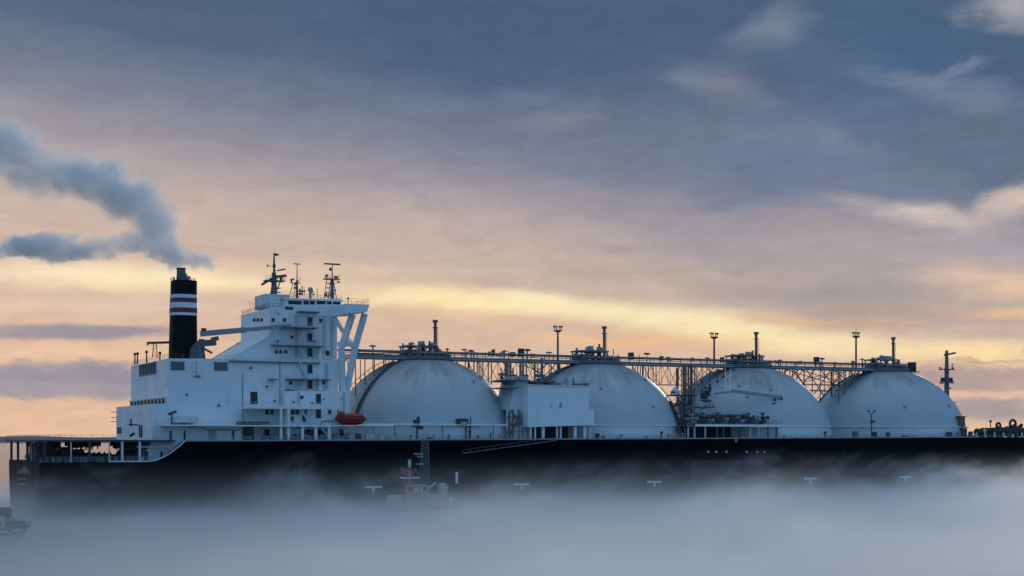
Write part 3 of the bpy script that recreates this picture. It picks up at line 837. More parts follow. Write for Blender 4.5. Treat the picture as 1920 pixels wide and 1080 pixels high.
# funnel
bf = 6.0
zf0 = zroof - .3
cpx = 343
def fun_prof(y0, y1, g0=0.0):
    out = []
    for y in (y0, y1):
        t = (668 - y) / (668 - 527)
        out.append((1.0 * (1 - .085 * t) + g0, ZH(cpx, y, bf)))
    return out
sc_f = SX(cpx, bf)
kf = scale_at(cpx, bf)
rx = 30.5 * kf / .97
def fun(name, y0, y1, mat, parent, grow=0.0, zmin=None):
    pr = fun_prof(y0, y1, grow)
    if zmin is not None: pr[0] = (pr[0][0], zmin)
    m = MB()
    n = 40; vs = []
    for r, z in pr:
        for i in range(n):
            t = 2 * math.pi * i / n
            cx, sy = math.cos(t), math.sin(t)
            ex = .62
            vs.append((sc_f + r * rx * .80 * math.copysign(abs(cx) ** ex, cx) + (z - zf0) * .012, -bf + r * rx * .80 * math.copysign(abs(sy) ** ex, sy), z))
    m.add(vs, [(i, (i + 1) % n, (i + 1) % n + n, i + n) for i in range(n)], True)
    m.add(vs[n:], [tuple(range(n))]); m.add(vs[:n], [tuple(reversed(range(n)))])
    return m.build(name, mat, parent)
FUN = fun('funnel', 672, 527, FUNNEL, SHIP, 0.0, zf0)
for y0, y1, mt, gr in ((560, 553.5, MARK, .014), (568.5, 560, RED, .020), (578.5, 568.5, MARK, .028), (587.5, 578.5, RED, .034), (592.5, 587.5, MARK, .028)):
    fun('stripe', y0, y1, mt, FUN, gr)
zft = ZH(cpx, 527, bf)
m = MB(); p = L(340, 504, bf); m.tube((p.x, -bf, zft - .2), (p.x, -bf, p.z), 1.05, .95, 14); m.tube((p.x, -bf, p.z), (p.x, -bf, p.z + .15), 1.12, n=14); m.build('exhaust_pipe', STEEL, FUN)
m = MB(); m.tube((p.x + 1.7, -bf, zft - .1), (p.x + .8, -bf, p.z - 1.0), .35, n=8); m.tube((p.x + 1.9, -bf + 1, zft - .1), (p.x + 1.9, -bf + 1, zft + 1.2), .4, n=8); m.tube((p.x - 1.6, -bf, zft), (p.x - 1.6, -bf, zft + .8), .2, n=6); m.build('exhaust_pipe', GREY, FUN)
m = MB()
for k in range(24):
    t0 = 2 * math.pi * k / 24; t1 = 2 * math.pi * (k + 1) / 24
    a = (sc_f + 2.6 * math.cos(t0), -bf + 2.6 * math.sin(t0), zft + .05); b = (sc_f + 2.6 * math.cos(t1), -bf + 2.6 * math.sin(t1), zft + .05)
    m.bar(a, (a[0], a[1], a[2] + .5), .05); m.bar((a[0], a[1], a[2] + .5), (b[0], b[1], b[2] + .5), .05)
m.build('railing', STEEL, FUN)
m = MB(); p = L(365, 668, 9.5); m.prism([(p.x - 1.2, zf0), (p.x + 2.4, zf0), (p.x + 1.9, zf0 + 3.4), (p.x + .6, zf0 + 4.6), (p.x - .8, zf0 + 3)], -10, -7); m.build('funnel_base_casing', STEEL, FUN)
# provision crane by the funnel, long boom stowed forward
m = MB(); p = L(392, 668, 14.5); z0 = zroof
m.tube((p.x - 1.5, -14.0, z0 - .4), (p.x - 1.5, -14.0, ZH(378, 636, 14)), .75, .65, 12)
CR = m.build('provision_crane', STEEL, SHIP)
m = MB(); m.bar(L(376, 626, 15.2), L(460, 618.5, 15.2), .8, 1.15); m.bar(L(460, 618.5, 15.2), L(546, 611, 15.2), .7, .85); m.build('boom', GREY, CR)
m = MB(); m.bar(L(378, 644, 15.4), L(404, 642, 15.4), 1.6, 1.3); m.bar(L(397, 637, 15.4), L(409, 634, 15.4), 1.0, .9); m.bar(L(383, 654, 15), L(398, 662, 15), .4, .4); m.build('crane_cab', STEEL, CR)
m = MB(); p = L(382, 618, 15.2); m.cbox((p.x, p.y, p.z), .9, .9, .6); m.build('sheave', DARKST, CR)
# small aft crane and roof clutter
m = MB(); m.bar(L(276, 643, 2), L(318, 642, 2), .5, .5); m.bar(L(277, 643, 2), L(277, 648, 2), .3); m.bar(L(288, 643, 2), L(286, 670, 2), .16); m.bar(L(293, 643, 2), L(295, 670, 2), .16)
for py in (648, 654, 660, 666): m.bar(L(288, py, 2), L(294, py, 2), .1)
m.build('aft_crane', BUFF, SHIP)
m = MB(); s_a = SX(315, BC) + .3; m.rail([(s_a + 3, -BC + .2, zroof), (s_a, -BC + .2, zroof), (s_a, -b_cas - .3, zroof)], 1.0, 2.0, .035); m.build('railing', STEEL, CASING)
for px, py, b in ((253, 664, -12), (275, 660, -4), (300, 662, 6), (258, 663, -9)):
    p = L(px, py, b); MB().tube((p.x, -b, zroof - .1), (p.x, -b, p.z), .18, .14, 8).ball((p.x, -b, p.z), .34, 8).build('roof_vent', DARKST, CASING)
m = MB(); p = L(322, 782, 18.5); m.tube((p.x, -18.5, ZH(322, 797, 18.5)), (p.x, -18.5, ZH(322, 772, 18.5)), .16, n=6); m.bar(L(316, 777, 18.5), L(331, 771, 18.5), .4, .45); m.build('searchlight', DARKST, CASING)
for px, y0, y1 in ((241, 785, 800), (261, 797, 820)):
    p = L(px, y0, 15); MB().bar((SX(px, 15) , -17.4, ZH(px, y1, 17)), (SX(px, 15), -17.4, ZH(px, y0, 17)), .28).build('stern_davit', DARKST, LOWH)
m = MB(); m.bar(L(241, 796, 17.6), L(261, 797, 17.6), .25); m.bar(L(262, 797, 17.6), L(262, 820, 17.6), .3); m.bar(L(244, 818, 17.6), L(252, 812, 17.6), .5); m.build('stern_davit', DARKST, LOWH)
for py in (773, 783, 791): 
    m = MB(); sA_ = SX(285, BC - .2); yy = -b_cas; m.bar((sA_, 20, ZH(218, py, -20)), (sA_ - 1.2, 20, ZH(218, py, -20) + .1), .14); m.build('lamp_bracket', DARKST, LOWH)

# ---- spherical tanks
RT, CZ = 22.4, 13.5
def dome_z(s, b):
    best = -99
    for k in range(4):
        d = RT * RT - (s - 46 * k) ** 2 - b * b
        if d > 0: best = max(best, CZ + math.sqrt(d))
    return best
nlat, nlon = 40, 96
tank_protos = []
zsk = ZH(800, 796, 21.8)
thsk = math.asin((zsk - CZ) / RT)
for k in range(4):
    prof = []
    for i in range(nlat + 1):
        t = thsk + (math.pi / 2 - thsk) * i / nlat
        prof.append((max(1e-5, RT * math.cos(t)), RT * math.sin(t)))
    m = MB(); m.lathe(prof, (0, 0, 0), nlon)
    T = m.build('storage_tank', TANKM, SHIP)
    T.location = (46 * k, 0, CZ)
    rb = RT * math.cos(thsk) + .12
    m = MB(); m.lathe([(rb, 14.5 - CZ), (rb, zsk - CZ - .12), (rb + .35, zsk - CZ - .1), (rb + .35, zsk - CZ + .12), (rb - .1, zsk - CZ + .16)], (0, 0, 0), nlon, smooth=False)
    m.build('tank_skirt', WHITE, T)
    # dome-top platform and gear
    zt = RT - .15
    m = MB(); m.lathe([(6.4, zt - .6), (6.4, zt + .25)], (0, 0, 0), 28); m.tube((0, 0, zt - 1.8), (0, 0, zt - .5), 4.8, n=24); m.build('top_platform', STEEL, T)
    m = MB()
    pr = [(6.3 * math.cos(2 * math.pi * i / 24), 6.3 * math.sin(2 * math.pi * i / 24), zt + .25) for i in range(25)]
    m.rail(pr, 1.1, 1.7, .045, 2); m.build('railing', STEEL, T)
    m = MB(); m.box((-5.6, -3.0, zt + 2.4), (2.4, 2.5, zt + 2.75))
    for x in (-5.2, -2.5, .2, 2.1):
        for y in (-2.7, 2.2): m.tube((x, y, zt + .2), (x, y, zt + 2.4), .16, n=6)
    m.box((-5.4, -2.6, zt + .3), (-3.0, 2.2, zt + 1.8))
    m.build('valve_house', STEEL, T)
    m = MB(); rr = random.Random(11 + k)
    for q in range(16):
        x = rr.uniform(-4.6, 4.6); y = rr.uniform(-3.2, 3.2); h = rr.uniform(1.2, 3.6)
        m.tube((x, y, zt + .2), (x, y, zt + h), rr.uniform(.12, .32), n=7)
        if rr.random() < .6: m.tube((x - .5, y, zt + h - .3), (x + .7, y, zt + h - .3), .24, n=7)
    for q in range(6):
        y = -2.8 + q * 1.05; m.path([(-4 + q * .2, y, zt + 1.0), (4.6, y, zt + 1.0), (5.4, y, zt + .4)], .2, 7)
    for q in range(7):
        x = rr.uniform(-2.5, 2.2); y = rr.uniform(-2.5, 2); m.cbox((x, y, zt + 3.0 + rr.uniform(0, .5)), rr.uniform(.4, 1.1), .8, rr.uniform(.5, 1.1))
    m.build('pipework', GREY, T)
    xv = 2.75
    zv = 28.4 + 16.4 - CZ - .0
    zv = (ZH(816, 600, 0) - CZ)
    m = MB(); m.tube((xv, 0, zt), (xv, 0, zv - .6), .42, .36, 12); m.tube((xv, 0, zv - .6), (xv, 0, zv), .62, .68, 12); m.tube((xv, 0, zv - 1.9), (xv, 0, zv - 1.75), .75, n=12)
    VM = m.build('vent_mast', BUFF, T)
    m = MB(); m.bar((xv + .55, -.3, zt + .5), (xv + .55, -.3, zv - 1.8), .06); m.bar((xv + .55, .3, zt + .5), (xv + .55, .3, zv - 1.8), .06)
    for q in range(14): z = zt + 1 + q * .42; m.bar((xv + .55, -.3, z), (xv + .55, .3, z), .05)
    m.build('ladder', STEEL, VM)
    m = MB(); h = (2.4, 3.0, 2.6, 0)[k]
    m.tube((xv - 1.45 + .35 * (k == 2), 0, zt), (xv - 1.45 + .35 * (k == 2), 0, zt + 1.6 + h), .30, .26, 10); m.build('vent_pipe', BUFF, T)
    # access stair following the curve of the dome, aft side
    def arc_stair(ang, t0, t1, name='dome_stair', w=.9):
        m = MB(); n = 16
        ca, sa = math.cos(ang), math.sin(ang)
        for side in (-w / 2, w / 2):
            pts = []
            for i in range(n + 1):
                t = t0 + (t1 - t0) * i / n
                r = (RT + .18) * math.cos(t); pts.append(Vector((r * ca - side * sa, r * sa + side * ca, (RT + .18) * math.sin(t))))
            for a, b in zip(pts[:-1], pts[1:]): m.bar(a, b, .14, .3)
            up = []
            for p in pts:
                nrm = p.normalized(); up.append(p + nrm * 1.0); m.bar(p, p + nrm * 1.0, .07)
            for a, b in zip(up[:-1], up[1:]): m.bar(a, b, .07)
        for i in range(n * 3):
            t = t0 + (t1 - t0) * i / (n * 3); r = (RT + .2) * math.cos(t); z = (RT + .2) * math.sin(t)
            m.bar((r * ca + w / 2 * sa, r * sa - w / 2 * ca, z), (r * ca - w / 2 * sa, r * sa + w / 2 * ca, z), .3, .06)
        m.build(name, STEEL, T)
    if k == 0:
        arc_stair(math.radians(180 + 20), .30, 1.28)
    arc_stair(math.radians(-14 if k in (1,) else 150), .32, .75 if k == 1 else 1.25)
    m = MB()
    rr = random.Random(5 + k)
    for q in range(3):
        t = rr.uniform(.5, 1.0); a = math.radians(-90 + rr.uniform(-50, 50)); r = RT + .1
        p = Vector((r * math.cos(t) * math.cos(a), r * math.cos(t) * math.sin(a), r * math.sin(t)))
        m.tube(p, p * 1.012, .35, n=10)
    m.build('inspection_cover', GREY, T)

# ---- catwalk and pipe bridge along the tank tops
zc = ZH(796, 671, 2.6)
bA, bB = -2.6, 2.6
sC0, sC1 = SX(655, 2.6), 46 * 3 + 5.5
CAT = MB().box((sC0, -bB, zc - .22), (sC1, -bA, zc)).build('catwalk', GREY, SHIP)
m = MB()
for b in (bA, bB): m.box((sC0, -b - .16, zc - .40), (sC1, -b + .16, zc - .04))
s = sC0
while s < sC1: m.bar((s, bA, zc - .3), (s, bB, zc - .3), .2, .3); s += 3.0
m.build('girder', GREY, CAT)
m = MB(); m.rail([(sC0, -bB + .1, zc), (sC1, -bB + .1, zc)], 1.0, 2.4, .025, 1); m.rail([(sC0, -bA - .1, zc), (sC1, -bA - .1, zc)], 1.0, 2.4, .025, 1); m.build('railing', STEEL, CAT)
for b, z, r, s_end in ((2.0, 1.5, .16, sC1), (1.2, 1.55, .15, sC1 - 4), (.2, 1.5, .16, sC1), (-.9, 1.5, .13, sC1), (-2.0, 1.5, .2, sC1 - 8), (2.05, .26, .16, sC1), (.7, .28, .2, sC1), (1.6, .8, .09, sC1)):
    m = MB(); m.tube((sC0 - 1.5, -b, zc + z), (s_end, -b, zc + z), r, n=8)
    s = sC0 + 5
    while s < s_end: m.tube((s, -b, zc + z), (s + .3, -b, zc + z), r * 1.35, n=8); s += 9.2
    m.build('cargo_pipe', GREY if r < .3 else STEEL, CAT)
m = MB(); m.path([L(666, 655, 2.4), L(700, 659, 2.4), L(745, 661, 2.4), L(820, 661, 2.4)], .2, 7); m.path([L(660, 662, 0), L(720, 666, 0), L(760, 668, 0)], .25, 7); m.build('cargo_pipe', STEEL, CAT)
# pipe-rack frames and lockers above the walkway
rr = random.Random(3)
s = sC0 + 4; i = 0
while s < sC1 - 2:
    h = rr.choice((1.7, 1.7, 1.9, 2.2))
    m = MB()
    for y in (bA + .2, bB - .2): m.bar((s, y, zc), (s, y, zc + h), .14)
    m.bar((s, bA + .2, zc + 1.55), (s, bB - .2, zc + 1.55), .14, .2); m.build('pipe_support', STEEL, CAT)
    s += 6.1
for px, w, h in ((977, 10, 15), (961, 8, 8), (943, 6, 7), (1183, 8, 13), (1240, 4, 8), (1000, 5, 6), (1258, 6, 4), (1298, 3, 7), (1354, 4, 9), (1531, 8, 14), (1500, 4, 6), (1620, 6, 6), (925, 3, 12), (918, 2, 8), (936, 10, 3), (1150, 5, 5), (1460, 5, 4)):
    k = scale_at(px, 1.0); s = SX(px, 1.0); w *= k; h *= k; z0 = zc + 1.0
    MB().box((s - w / 2, -1.6, z0), (s + w / 2, -.4, z0 + h)).build('equipment_box', DARKST if h > 1 else GREY, CAT)
rr = random.Random(41)
for q in range(34):
    s = rr.uniform(sC0 + 2, sC1 - .5); m = MB(); h = rr.uniform(.5, 1.9); y = rr.uniform(-1.8, 1.8)
    m.tube((s, y, zc + .1), (s, y, zc + 1.2 + h), rr.uniform(.08, .2), n=6); m.tube((s - rr.uniform(.3, .9), y, zc + .9 + h), (s + rr.uniform(.3, .9), y, zc + .9 + h), rr.uniform(.12, .3), n=7)
    m.build('valve', STEEL if q % 3 else DARKST, CAT)
for px, w, h in ((1690, 12, 14), (1700, 5, 8), (1709, 9, 18), (1704, 16, 7), (1682, 6, 10)):
    k = scale_at(px, 0); s = SX(px, 0); MB().box((s - w * k / 2, -1.2, zc - .3), (s + w * k / 2, 1.0, zc - .3 + h * k)).build('equipment_box', DARKST, CAT)
MB().box((sC1 - 1, -2.4, zc - .5), (SX(1714, 0), 2.4, zc - .28)).build('end_platform', STEEL, CAT)
# posts standing on the domes
for side in (bB, bA):
    s = sC0 + 1.5
    while s < sC1 - 1:
        dz = dome_z(s, side)
        dk = deck(s) + .1
        zb = max(dz - .1, dk, zc - 9.5)
        if zb < zc - .6 and (dz > zc - 9.5):
            MB().tube((s, -side, zc - .5), (s, -side, zb), .13 if side == bB else .11, n=7).build('support_post', STEEL, CAT)
        s += 2.3 if side == bB else 3.1
# trusses across the gaps
def truss(pairs, w=.18):
    m = MB()
    for (a, b) in pairs: m.bar(a, b, w, w)
    return m.build('gap_truss', STEEL, CAT)
for k in range(3):
    sm_ = 46 * k + 23
    for side in (bB, bA):
        pr = []
        def top(ds): return Vector((sm_ + ds, -side, zc - .4))
        def dm(ds): return Vector((sm_ + ds, -side, max(deck(sm_), dome_z(sm_ + ds, side))))
        for ds in (9.0, 6.6) if k == 2 else (10.5, 9.0, 7.6):
            for sg in ((-1, 1) if k == 2 else (-1,)):
                if k == 2: pr.append((top(sg * ds), dm(sg * ds)))
                else: MB().tube(top(sg * ds), dm(sg * ds), .15, n=7).build('support_post', STEEL, CAT)
        for sg in ((-1, 1) if k == 2 else (1,)):
            pr += [(top(sg * 3), dm(sg * 8.2)), (top(sg * 11), Vector((sm_ + sg * 5.6, -side, zc - 5.5))), (top(sg * 8), Vector((sm_ + sg * 11.6, -side, dome_z(sm_ + sg * 11.6, side))))]
        if k == 2:
            pr += [(Vector((sm_ - 8.6, -side, zc - 4.4)), Vector((sm_ + 8.6, -side, zc - 4.4))), (top(-6), Vector((sm_, -side, zc - 7.6))), (top(6), Vector((sm_, -side, zc - 7.6))), (top(0), Vector((sm_, -side, zc - 7.6))), (Vector((sm_ - 6, -side, zc - 6)), Vector((sm_ + 6, -side, zc - 6))), (top(-9), top(9) + Vector((0, 0, -4))), (top(9), top(-9) + Vector((0, 0, -4)))]
        if side == bB or k == 2: truss([p_ for p_ in pr])
for k in (0, 1):
    sg_ = 46 * k + 23
    for side in (bB, bA):
        m = MB()
        lo = zc - 5.2
        m.bar((sg_ - 7.6, -side, lo), (sg_ + 7.6, -side, lo), .14)
        for q in range(6):
            xa, xb = sg_ - 7.6 + q * 15.2 / 6, sg_ - 7.6 + (q + 1) * 15.2 / 6
            m.bar((xa, -side, zc - .4 if q % 2 else lo), (xb, -side, lo if q % 2 else zc - .4), .11)
            m.bar((xb, -side, zc - .4), (xb, -side, lo), .09)
        m.bar((sg_ - 7.6, -side, lo), (sg_ - 10.6, -side, zc - .4), .14); m.bar((sg_ + 7.6, -side, lo), (sg_ + 10.6, -side, zc - .4), .14)
        m.build('gap_truss', GREY if side == bB else STEEL, CAT)
# fork-headed light masts on the catwalk
for px, yt in ((1046, 609), (1339, 622), (1605, 621)):
    b = 2.2; s = SX(px, b); zt = ZH(px, yt, b)
    m = MB(); m.tube((s, -b, zc - .4 - (5 if px < 1100 else 0)), (s, -b, zt - 1.5), .30, .24, 10)
    LM = m.build('light_mast', BUFF if px > 1100 else STEEL, SHIP)
    m = MB(); m.lathe([(.3, 0), (1.0, .35), (1.1, .55), (.9, .55)], (s, -b, zt - 1.9), 12); m.build('light_bowl', BUFF if px > 1100 else STEEL, LM)
    for a in (-1.05, 1.05, -.4, .5):
        m = MB(); m.bar((s + a * .6, -b, zt - 1.5), (s + a, -b, zt - .6), .14); m.cbox((s + a, -b, zt - .45), .42, .4, .4); m.build('floodlight', STEEL, LM)
    if px == 1605: MB().tube((s, -b, zt - 1.5), (s, -b, zt + .9), .08, .05, 6).build('lightning_rod', STEEL, LM)

# ---- cargo machinery house between the first two tanks
bm = 22.6
MH = block([(990, 723), (1104, 723), (1104, 767), (1114, 767), (1114, 797), (990, 801)], bm, 13.5, WHITE, 'cargo_machinery_house')
m = MB(); a = L(988, 722, bm); m.box((a.x, -bm - .2, a.z - .12), (SX(1106, bm) , -13.3, a.z + .12)); m.build('roof_plate', WHITE2, MH)
m = MB(); m.rail([(a.x + .2, -bm, a.z + .1), (SX(1105, bm), -bm, a.z + .1)], 1.0, 1.3, .04, 2); m.build('railing', STEEL, MH)
side_window(1051, 760, 3, 8, bm, MH, 'hatch', GREY); side_window(1033, 762, 3, 4, bm, MH, 'hatch', GREY, False)
for px in (995, 1003, 1018, 1044, 1051, 1078, 1096, 1106):
    p = L(px, 800, bm - .8); w = .35 if px in (1003, 1051, 1044, 995, 1106) else .7
    MB().box((p.x - w / 2, p.y - .2, deck(p.x) - .3), (p.x + w / 2, p.y + .2, ZH(px, 800, bm - .8))).build('stilt', WHITE, MH)
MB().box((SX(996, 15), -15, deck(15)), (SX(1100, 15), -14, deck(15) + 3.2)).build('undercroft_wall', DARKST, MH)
for px, w, h, b in ((1008, 14, 7, 19), (1030, 12, 9, 18), (1040, 16, 4, 20), (1084, 20, 4, 18), (1062, 7, 13, 17), (1075, 7, 14, 17), (1097, 6, 5, 18)):
    k = scale_at(px, b); s = SX(px, b); z0 = ZH(px, 722, bm)
    m = MB()
    if h > 10: m.tube((s, -b, z0), (s, -b, z0 + h * k), w * k * .42, w * k * .30, 10); m.ball((s, -b, z0 + h * k), w * k * .34, 8)
    else: m.box((s - w * k / 2, -b - .8, z0), (s + w * k / 2, -b + .8, z0 + h * k)); m.tube((s - w * k / 2 - .6, -b - .4, z0 + h * k * .7), (s + w * k / 2 + .6, -b - .4, z0 + h * k * .7), .16, n=6)
    m.build('roof_unit', GREY if h > 10 else STEEL, MH)
# compressor annexe aft of it: upper plant room on an open frame
AN = block([(968, 705), (990, 705), (992, 768), (955, 768)], 19.5, 12, WHITE2, 'compressor_room')
for (px, py, x1) in ((948, 712, 985), (942, 752 - 25, 972), (950, 714, 1040)): 
    m = MB(); p = L(px, py, 20); m.box((p.x, -20.4, p.z - .12), (SX(x1, 20), -13, p.z + .1)); m.rail([(p.x, -20.3, p.z + .1), (SX(x1, 20), -20.3, p.z + .1)], 1.0, 1.0, .04); m.build('platform', STEEL, AN)
for px, w in ((951, .25), (958, .3), (966, 1.0), (975, .3), (983, .9), (991, .35)):
    p = L(px, 768, 19.2); MB().box((p.x - w / 2, p.y - .2, deck(p.x) - .2), (p.x + w / 2, p.y + .3, p.z + .1)).build('stilt', WHITE2, AN)
m = MB()
for (xa, ya, xb, yb) in ((944, 826, 966, 780), (952, 826, 976, 776), (958, 770, 984, 800), (966, 800, 990, 775)): m.bar(L(xa, ya, 19.8), L(xb, yb, 19.8), .28, .28)
for py in (782, 795, 808): m.bar(L(950, py, 19.6), L(990, py, 19.6), .16, .16)
m.build('frame_brace', STEEL, AN)
for px, y0, y1, r in ((950, 678, 716, .55), (957, 680, 714, .3), (976, 676, 708, .32), (981, 672, 710, .26), (1016, 672, 712, .34), (962, 690, 712, .2)):
    MB().tube(L(px, y0, 8), L(px, y1, 10), r, n=9).build('riser_pipe', BUFF if px < 960 else STEEL, AN)
m = MB()
for (xa, ya, xb, yb) in ((938, 690, 944, 712), (944, 712, 956, 716), (940, 676, 952, 690), (990, 676, 1010, 694), (1000, 700, 1030, 680), (984, 684, 1014, 700)): m.bar(L(xa, ya, 9), L(xb, yb, 9), .2, .2)
m.build('pipe_brace', BUFF, AN)
rr = random.Random(21); m = MB()
for q in range(26):
    px = rr.uniform(940, 1030); py = rr.uniform(700, 722); p = L(px, py, rr.uniform(12, 18)); m.cbox(p, rr.uniform(.4, 1.6), 1.0, rr.uniform(.3, .9))
m.build('deck_machinery', STEEL, AN)

# ---- manifold between tanks two and three
bmf = 21.5
zm = ZH(1380, 797, bmf)
MAN = MB().box((SX(1282, bmf), -bmf - .8, zm - .3), (SX(1462, bmf), -13.5, zm)).build('manifold_platform', STEEL, SHIP)
MB().box((SX(1300, bmf), -bmf - .95, zm - .4), (SX(1462, bmf), -bmf - .78, zm + .16)).build('drip_tray_edge', MARK, MAN)
for px in [1290, 1302, 1322, 1344, 1356, 1372, 1388, 1406, 1422, 1440, 1456]:
    p = L(px, 800, bmf); MB().box((p.x - .16, p.y - .16, deck(p.x) - .2), (p.x + .16, p.y + .16, zm - .3)).build('stilt', WHITE2 if px % 4 else STEEL, MAN)
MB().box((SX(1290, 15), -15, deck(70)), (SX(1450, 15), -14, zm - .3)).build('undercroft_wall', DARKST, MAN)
rr = random.Random(33)
for q in range(15):
    px = 1300 + q * 9.6 + rr.uniform(-2, 2)
    m = MB(); s = SX(px, bmf - 1); h = rr.uniform(1.3, 2.5)
    m.tube((s, -bmf + 5, zm + h * .75), (s, -bmf - .4, zm + h * .75), .26, n=8); m.tube((s, -bmf - .6, zm + h * .75), (s, -bmf - .35, zm + h * .75), .48, n=10)
    m.tube((s, -bmf + 1.6, zm), (s, -bmf + 1.6, zm + h + .5), .22, n=8); m.tube((s - .6, -bmf + 1.6, zm + h + .5), (s + .6, -bmf + 1.6, zm + h + .5), .18, n=8)
    m.cbox((s + .3, -bmf + 1.2, zm + h * .4), .7, .7, .7); m.build('manifold_valve', DARKST if q % 3 else GREY, MAN)
m = MB(); m.rail([(SX(1300, bmf), -bmf - .7, zm), (SX(1462, bmf), -bmf - .7, zm)], 1.1, 1.3, .04, 3)
for k, z in enumerate((.5, 1.0, 1.6, 2.1, 2.5)): m.tube((SX(1300, 18), -18 - k * .5, zm + z), (SX(1430 - 10 * k, 18), -18 - k * .5, zm + z), .16, n=6)
m.build('manifold_pipes', STEEL, MAN)
for q in range(9):
    px = 1302 + q * 15; p = L(px, 788, 16.5); m = MB(); m.tube((p.x - 1.2, -16.5, zm + 2.2), (p.x + 1.2, -16.5, zm + 2.2), .28, n=8); m.tube((p.x, -16.5, zm), (p.x, -16.5, zm + 2.4), .2, n=7); m.tube((p.x + .8, -16.5, zm + 1.2), (p.x + .8, -16.5, zm + 2.9), .13, n=6); m.build('manifold_valve', STEEL if q % 2 else DARKST, MAN)
# pipe tower
TW = MB()
for px, y0, y1, b, r in ((1270, 690, 760, 3, .55), (1283, 684, 800, 8, .9), (1296, 684, 800, 8, .7), (1291, 684, 770, 6, .35)):
    TW.tube(L(px, y0, b), L(px, y1, b), r * .55, n=10)
TW.bar(L(1268, 758, 5), L(1300, 758, 7), .5)
TW = TW.build('pipe_tower', BUFF, SHIP)
for px in (1278, 1290, 1302):
    for b in (11, 7): MB().bar(L(px, 686, b), L(px, 826, b), .15).build('tower_leg', DARKST, TW)
m = MB()
for py in (712, 736, 752, 768, 784):
    m.bar(L(1276, py, 11), L(1304, py, 11), .16, .2); m.bar(L(1276, py, 11), L(1304, py - 11, 11), .1)
m.build('tower_bracing', GREY, TW)
m = MB()
for k in range(28):
    px = rr.uniform(1262, 1304); py = rr.uniform(735, 812); p = L(px, py, rr.uniform(10, 19)); m.cbox(p, rr.uniform(.4, 1.3), .8, rr.uniform(.3, 1.0))
for k in range(9):
    px = rr.uniform(1258, 1290); py = rr.uniform(742, 800); m.tube(L(px, py, 16), L(px + rr.uniform(8, 24), py + rr.uniform(-3, 9), 16), .16, n=6)
m.bar(L(1258, 775, 15), L(1306, 775, 15), .3); m.bar(L(1270, 740, 15), L(1282, 812, 15), .4); m.build('valve_cluster', STEEL, TW, kind='stuff')
m = MB(); p = L(1262, 741, 12); m.box((p.x, -14, p.z - .15), (SX(1300, 12), -8, p.z + .1)); m.rail([(p.x, -14, p.z + .1), (SX(1300, 12), -14, p.z + .1)], 1.1, 1., .04); m.build('platform', DARKST, TW)
m = MB(); m.bar(L(1256, 752, 14), L(1277, 800, 17), 1.0, .3); m.bar(L(1256, 746, 14), L(1277, 794, 17), .1); m.build('tower_stair', DARKST, TW)
m = MB(); m.lathe([(1.4, 0), (1.1, 1.0), (.5, 1.7), (.3, 2.1)], L(1266, 741, 9), 14); m.build('vent_cowl', WHITE2, TW)
# hose-handling crane
HC = MB(); p = L(1318, 797, 17); HC.tube((p.x, -17, zm - .2), (p.x, -17, ZH(1318, 752, 17)), .9, .8, 14); HC = HC.build('hose_crane', WHITE, SHIP)
m = MB(); p = L(1323, 752, 17.4); m.cbox(p, 2.2, 1.6, .5); m.cbox(L(1319, 742, 17.4), .9, 1.6, 1.7); m.cbox(L(1327, 738, 17.4), .7, 1.2, 1.2); m.cbox(L(1323, 733, 17.4), 2.4, 1.6, .25); m.cbox(L(1327, 728, 17.4), 1.5, 1.2, .5); m.bar(L(1331, 734, 17.4), L(1331, 720, 17.4), .4); m.bar(L(1319, 752, 17.4), L(1329, 734, 17.4), .2); m.bar(L(1327, 752, 17.4), L(1323, 734, 17.4), .2); m.cbox(L(1321, 764, 17.6), 4.2, 2.6, .25); m.bar(L(1321, 752, 17.4), L(1321, 764, 17.6), .5); m.build('crane_cab', DARKST, HC)
m = MB(); m.rail([(SX(1310, 18.6), -18.6, ZH(1320, 764, 18)), (SX(1337, 18.6), -18.6, ZH(1320, 764, 18))], 1.0, .9, .05); m.rail([(SX(1315, 18.6), -18.6, ZH(1320, 745, 18)), (SX(1333, 18.6), -18.6, ZH(1320, 745, 18))], 1.0, .9, .05); m.build('railing', DARKST, HC)
m = MB(); m.bar(L(1372, 733, 18), L(1466, 745, 18), .5, .75); m.bar(L(1340, 738, 18), L(1376, 734, 18), .4, .5); m.build('boom', GREY, HC)
m = MB(); m.bar(L(1453, 744, 18), L(1453, 757, 18), .3); m.cbox(L(1453, 757, 18), 2.0, .9, .5); m.bar(L(1449, 757, 18), L(1449, 778, 18), .26); m.bar(L(1457, 757, 18), L(1457, 778, 18), .26); m.cbox(L(1454, 767, 18), 1.5, .8, 1.0); m.cbox(L(1452, 779, 18), 3.2, 1.2, .5); m.bar(L(1465, 744, 18), L(1465, 752, 18), .5); m.build('hook_block', DARKST, HC)
m = MB(); m.bar(L(1369, 690, 8), L(1369, 735, 14), .1); m.bar(L(1360, 690, 8), L(1361, 730, 14), .1); m.build('boom_stay', WHITE, HC)
for px, y1 in ((1345, 716), (1356, 706), (1376, 725), (1562, 722), (1573, 724), (1538, 750)):
    m = MB(); a = L(px, 688, 4); m.tube(a, L(px, y1, 8), .12, n=6); m.ball(L(px, y1, 8), .34, 8); m.build('hanging_pipe', DARKST, CAT)

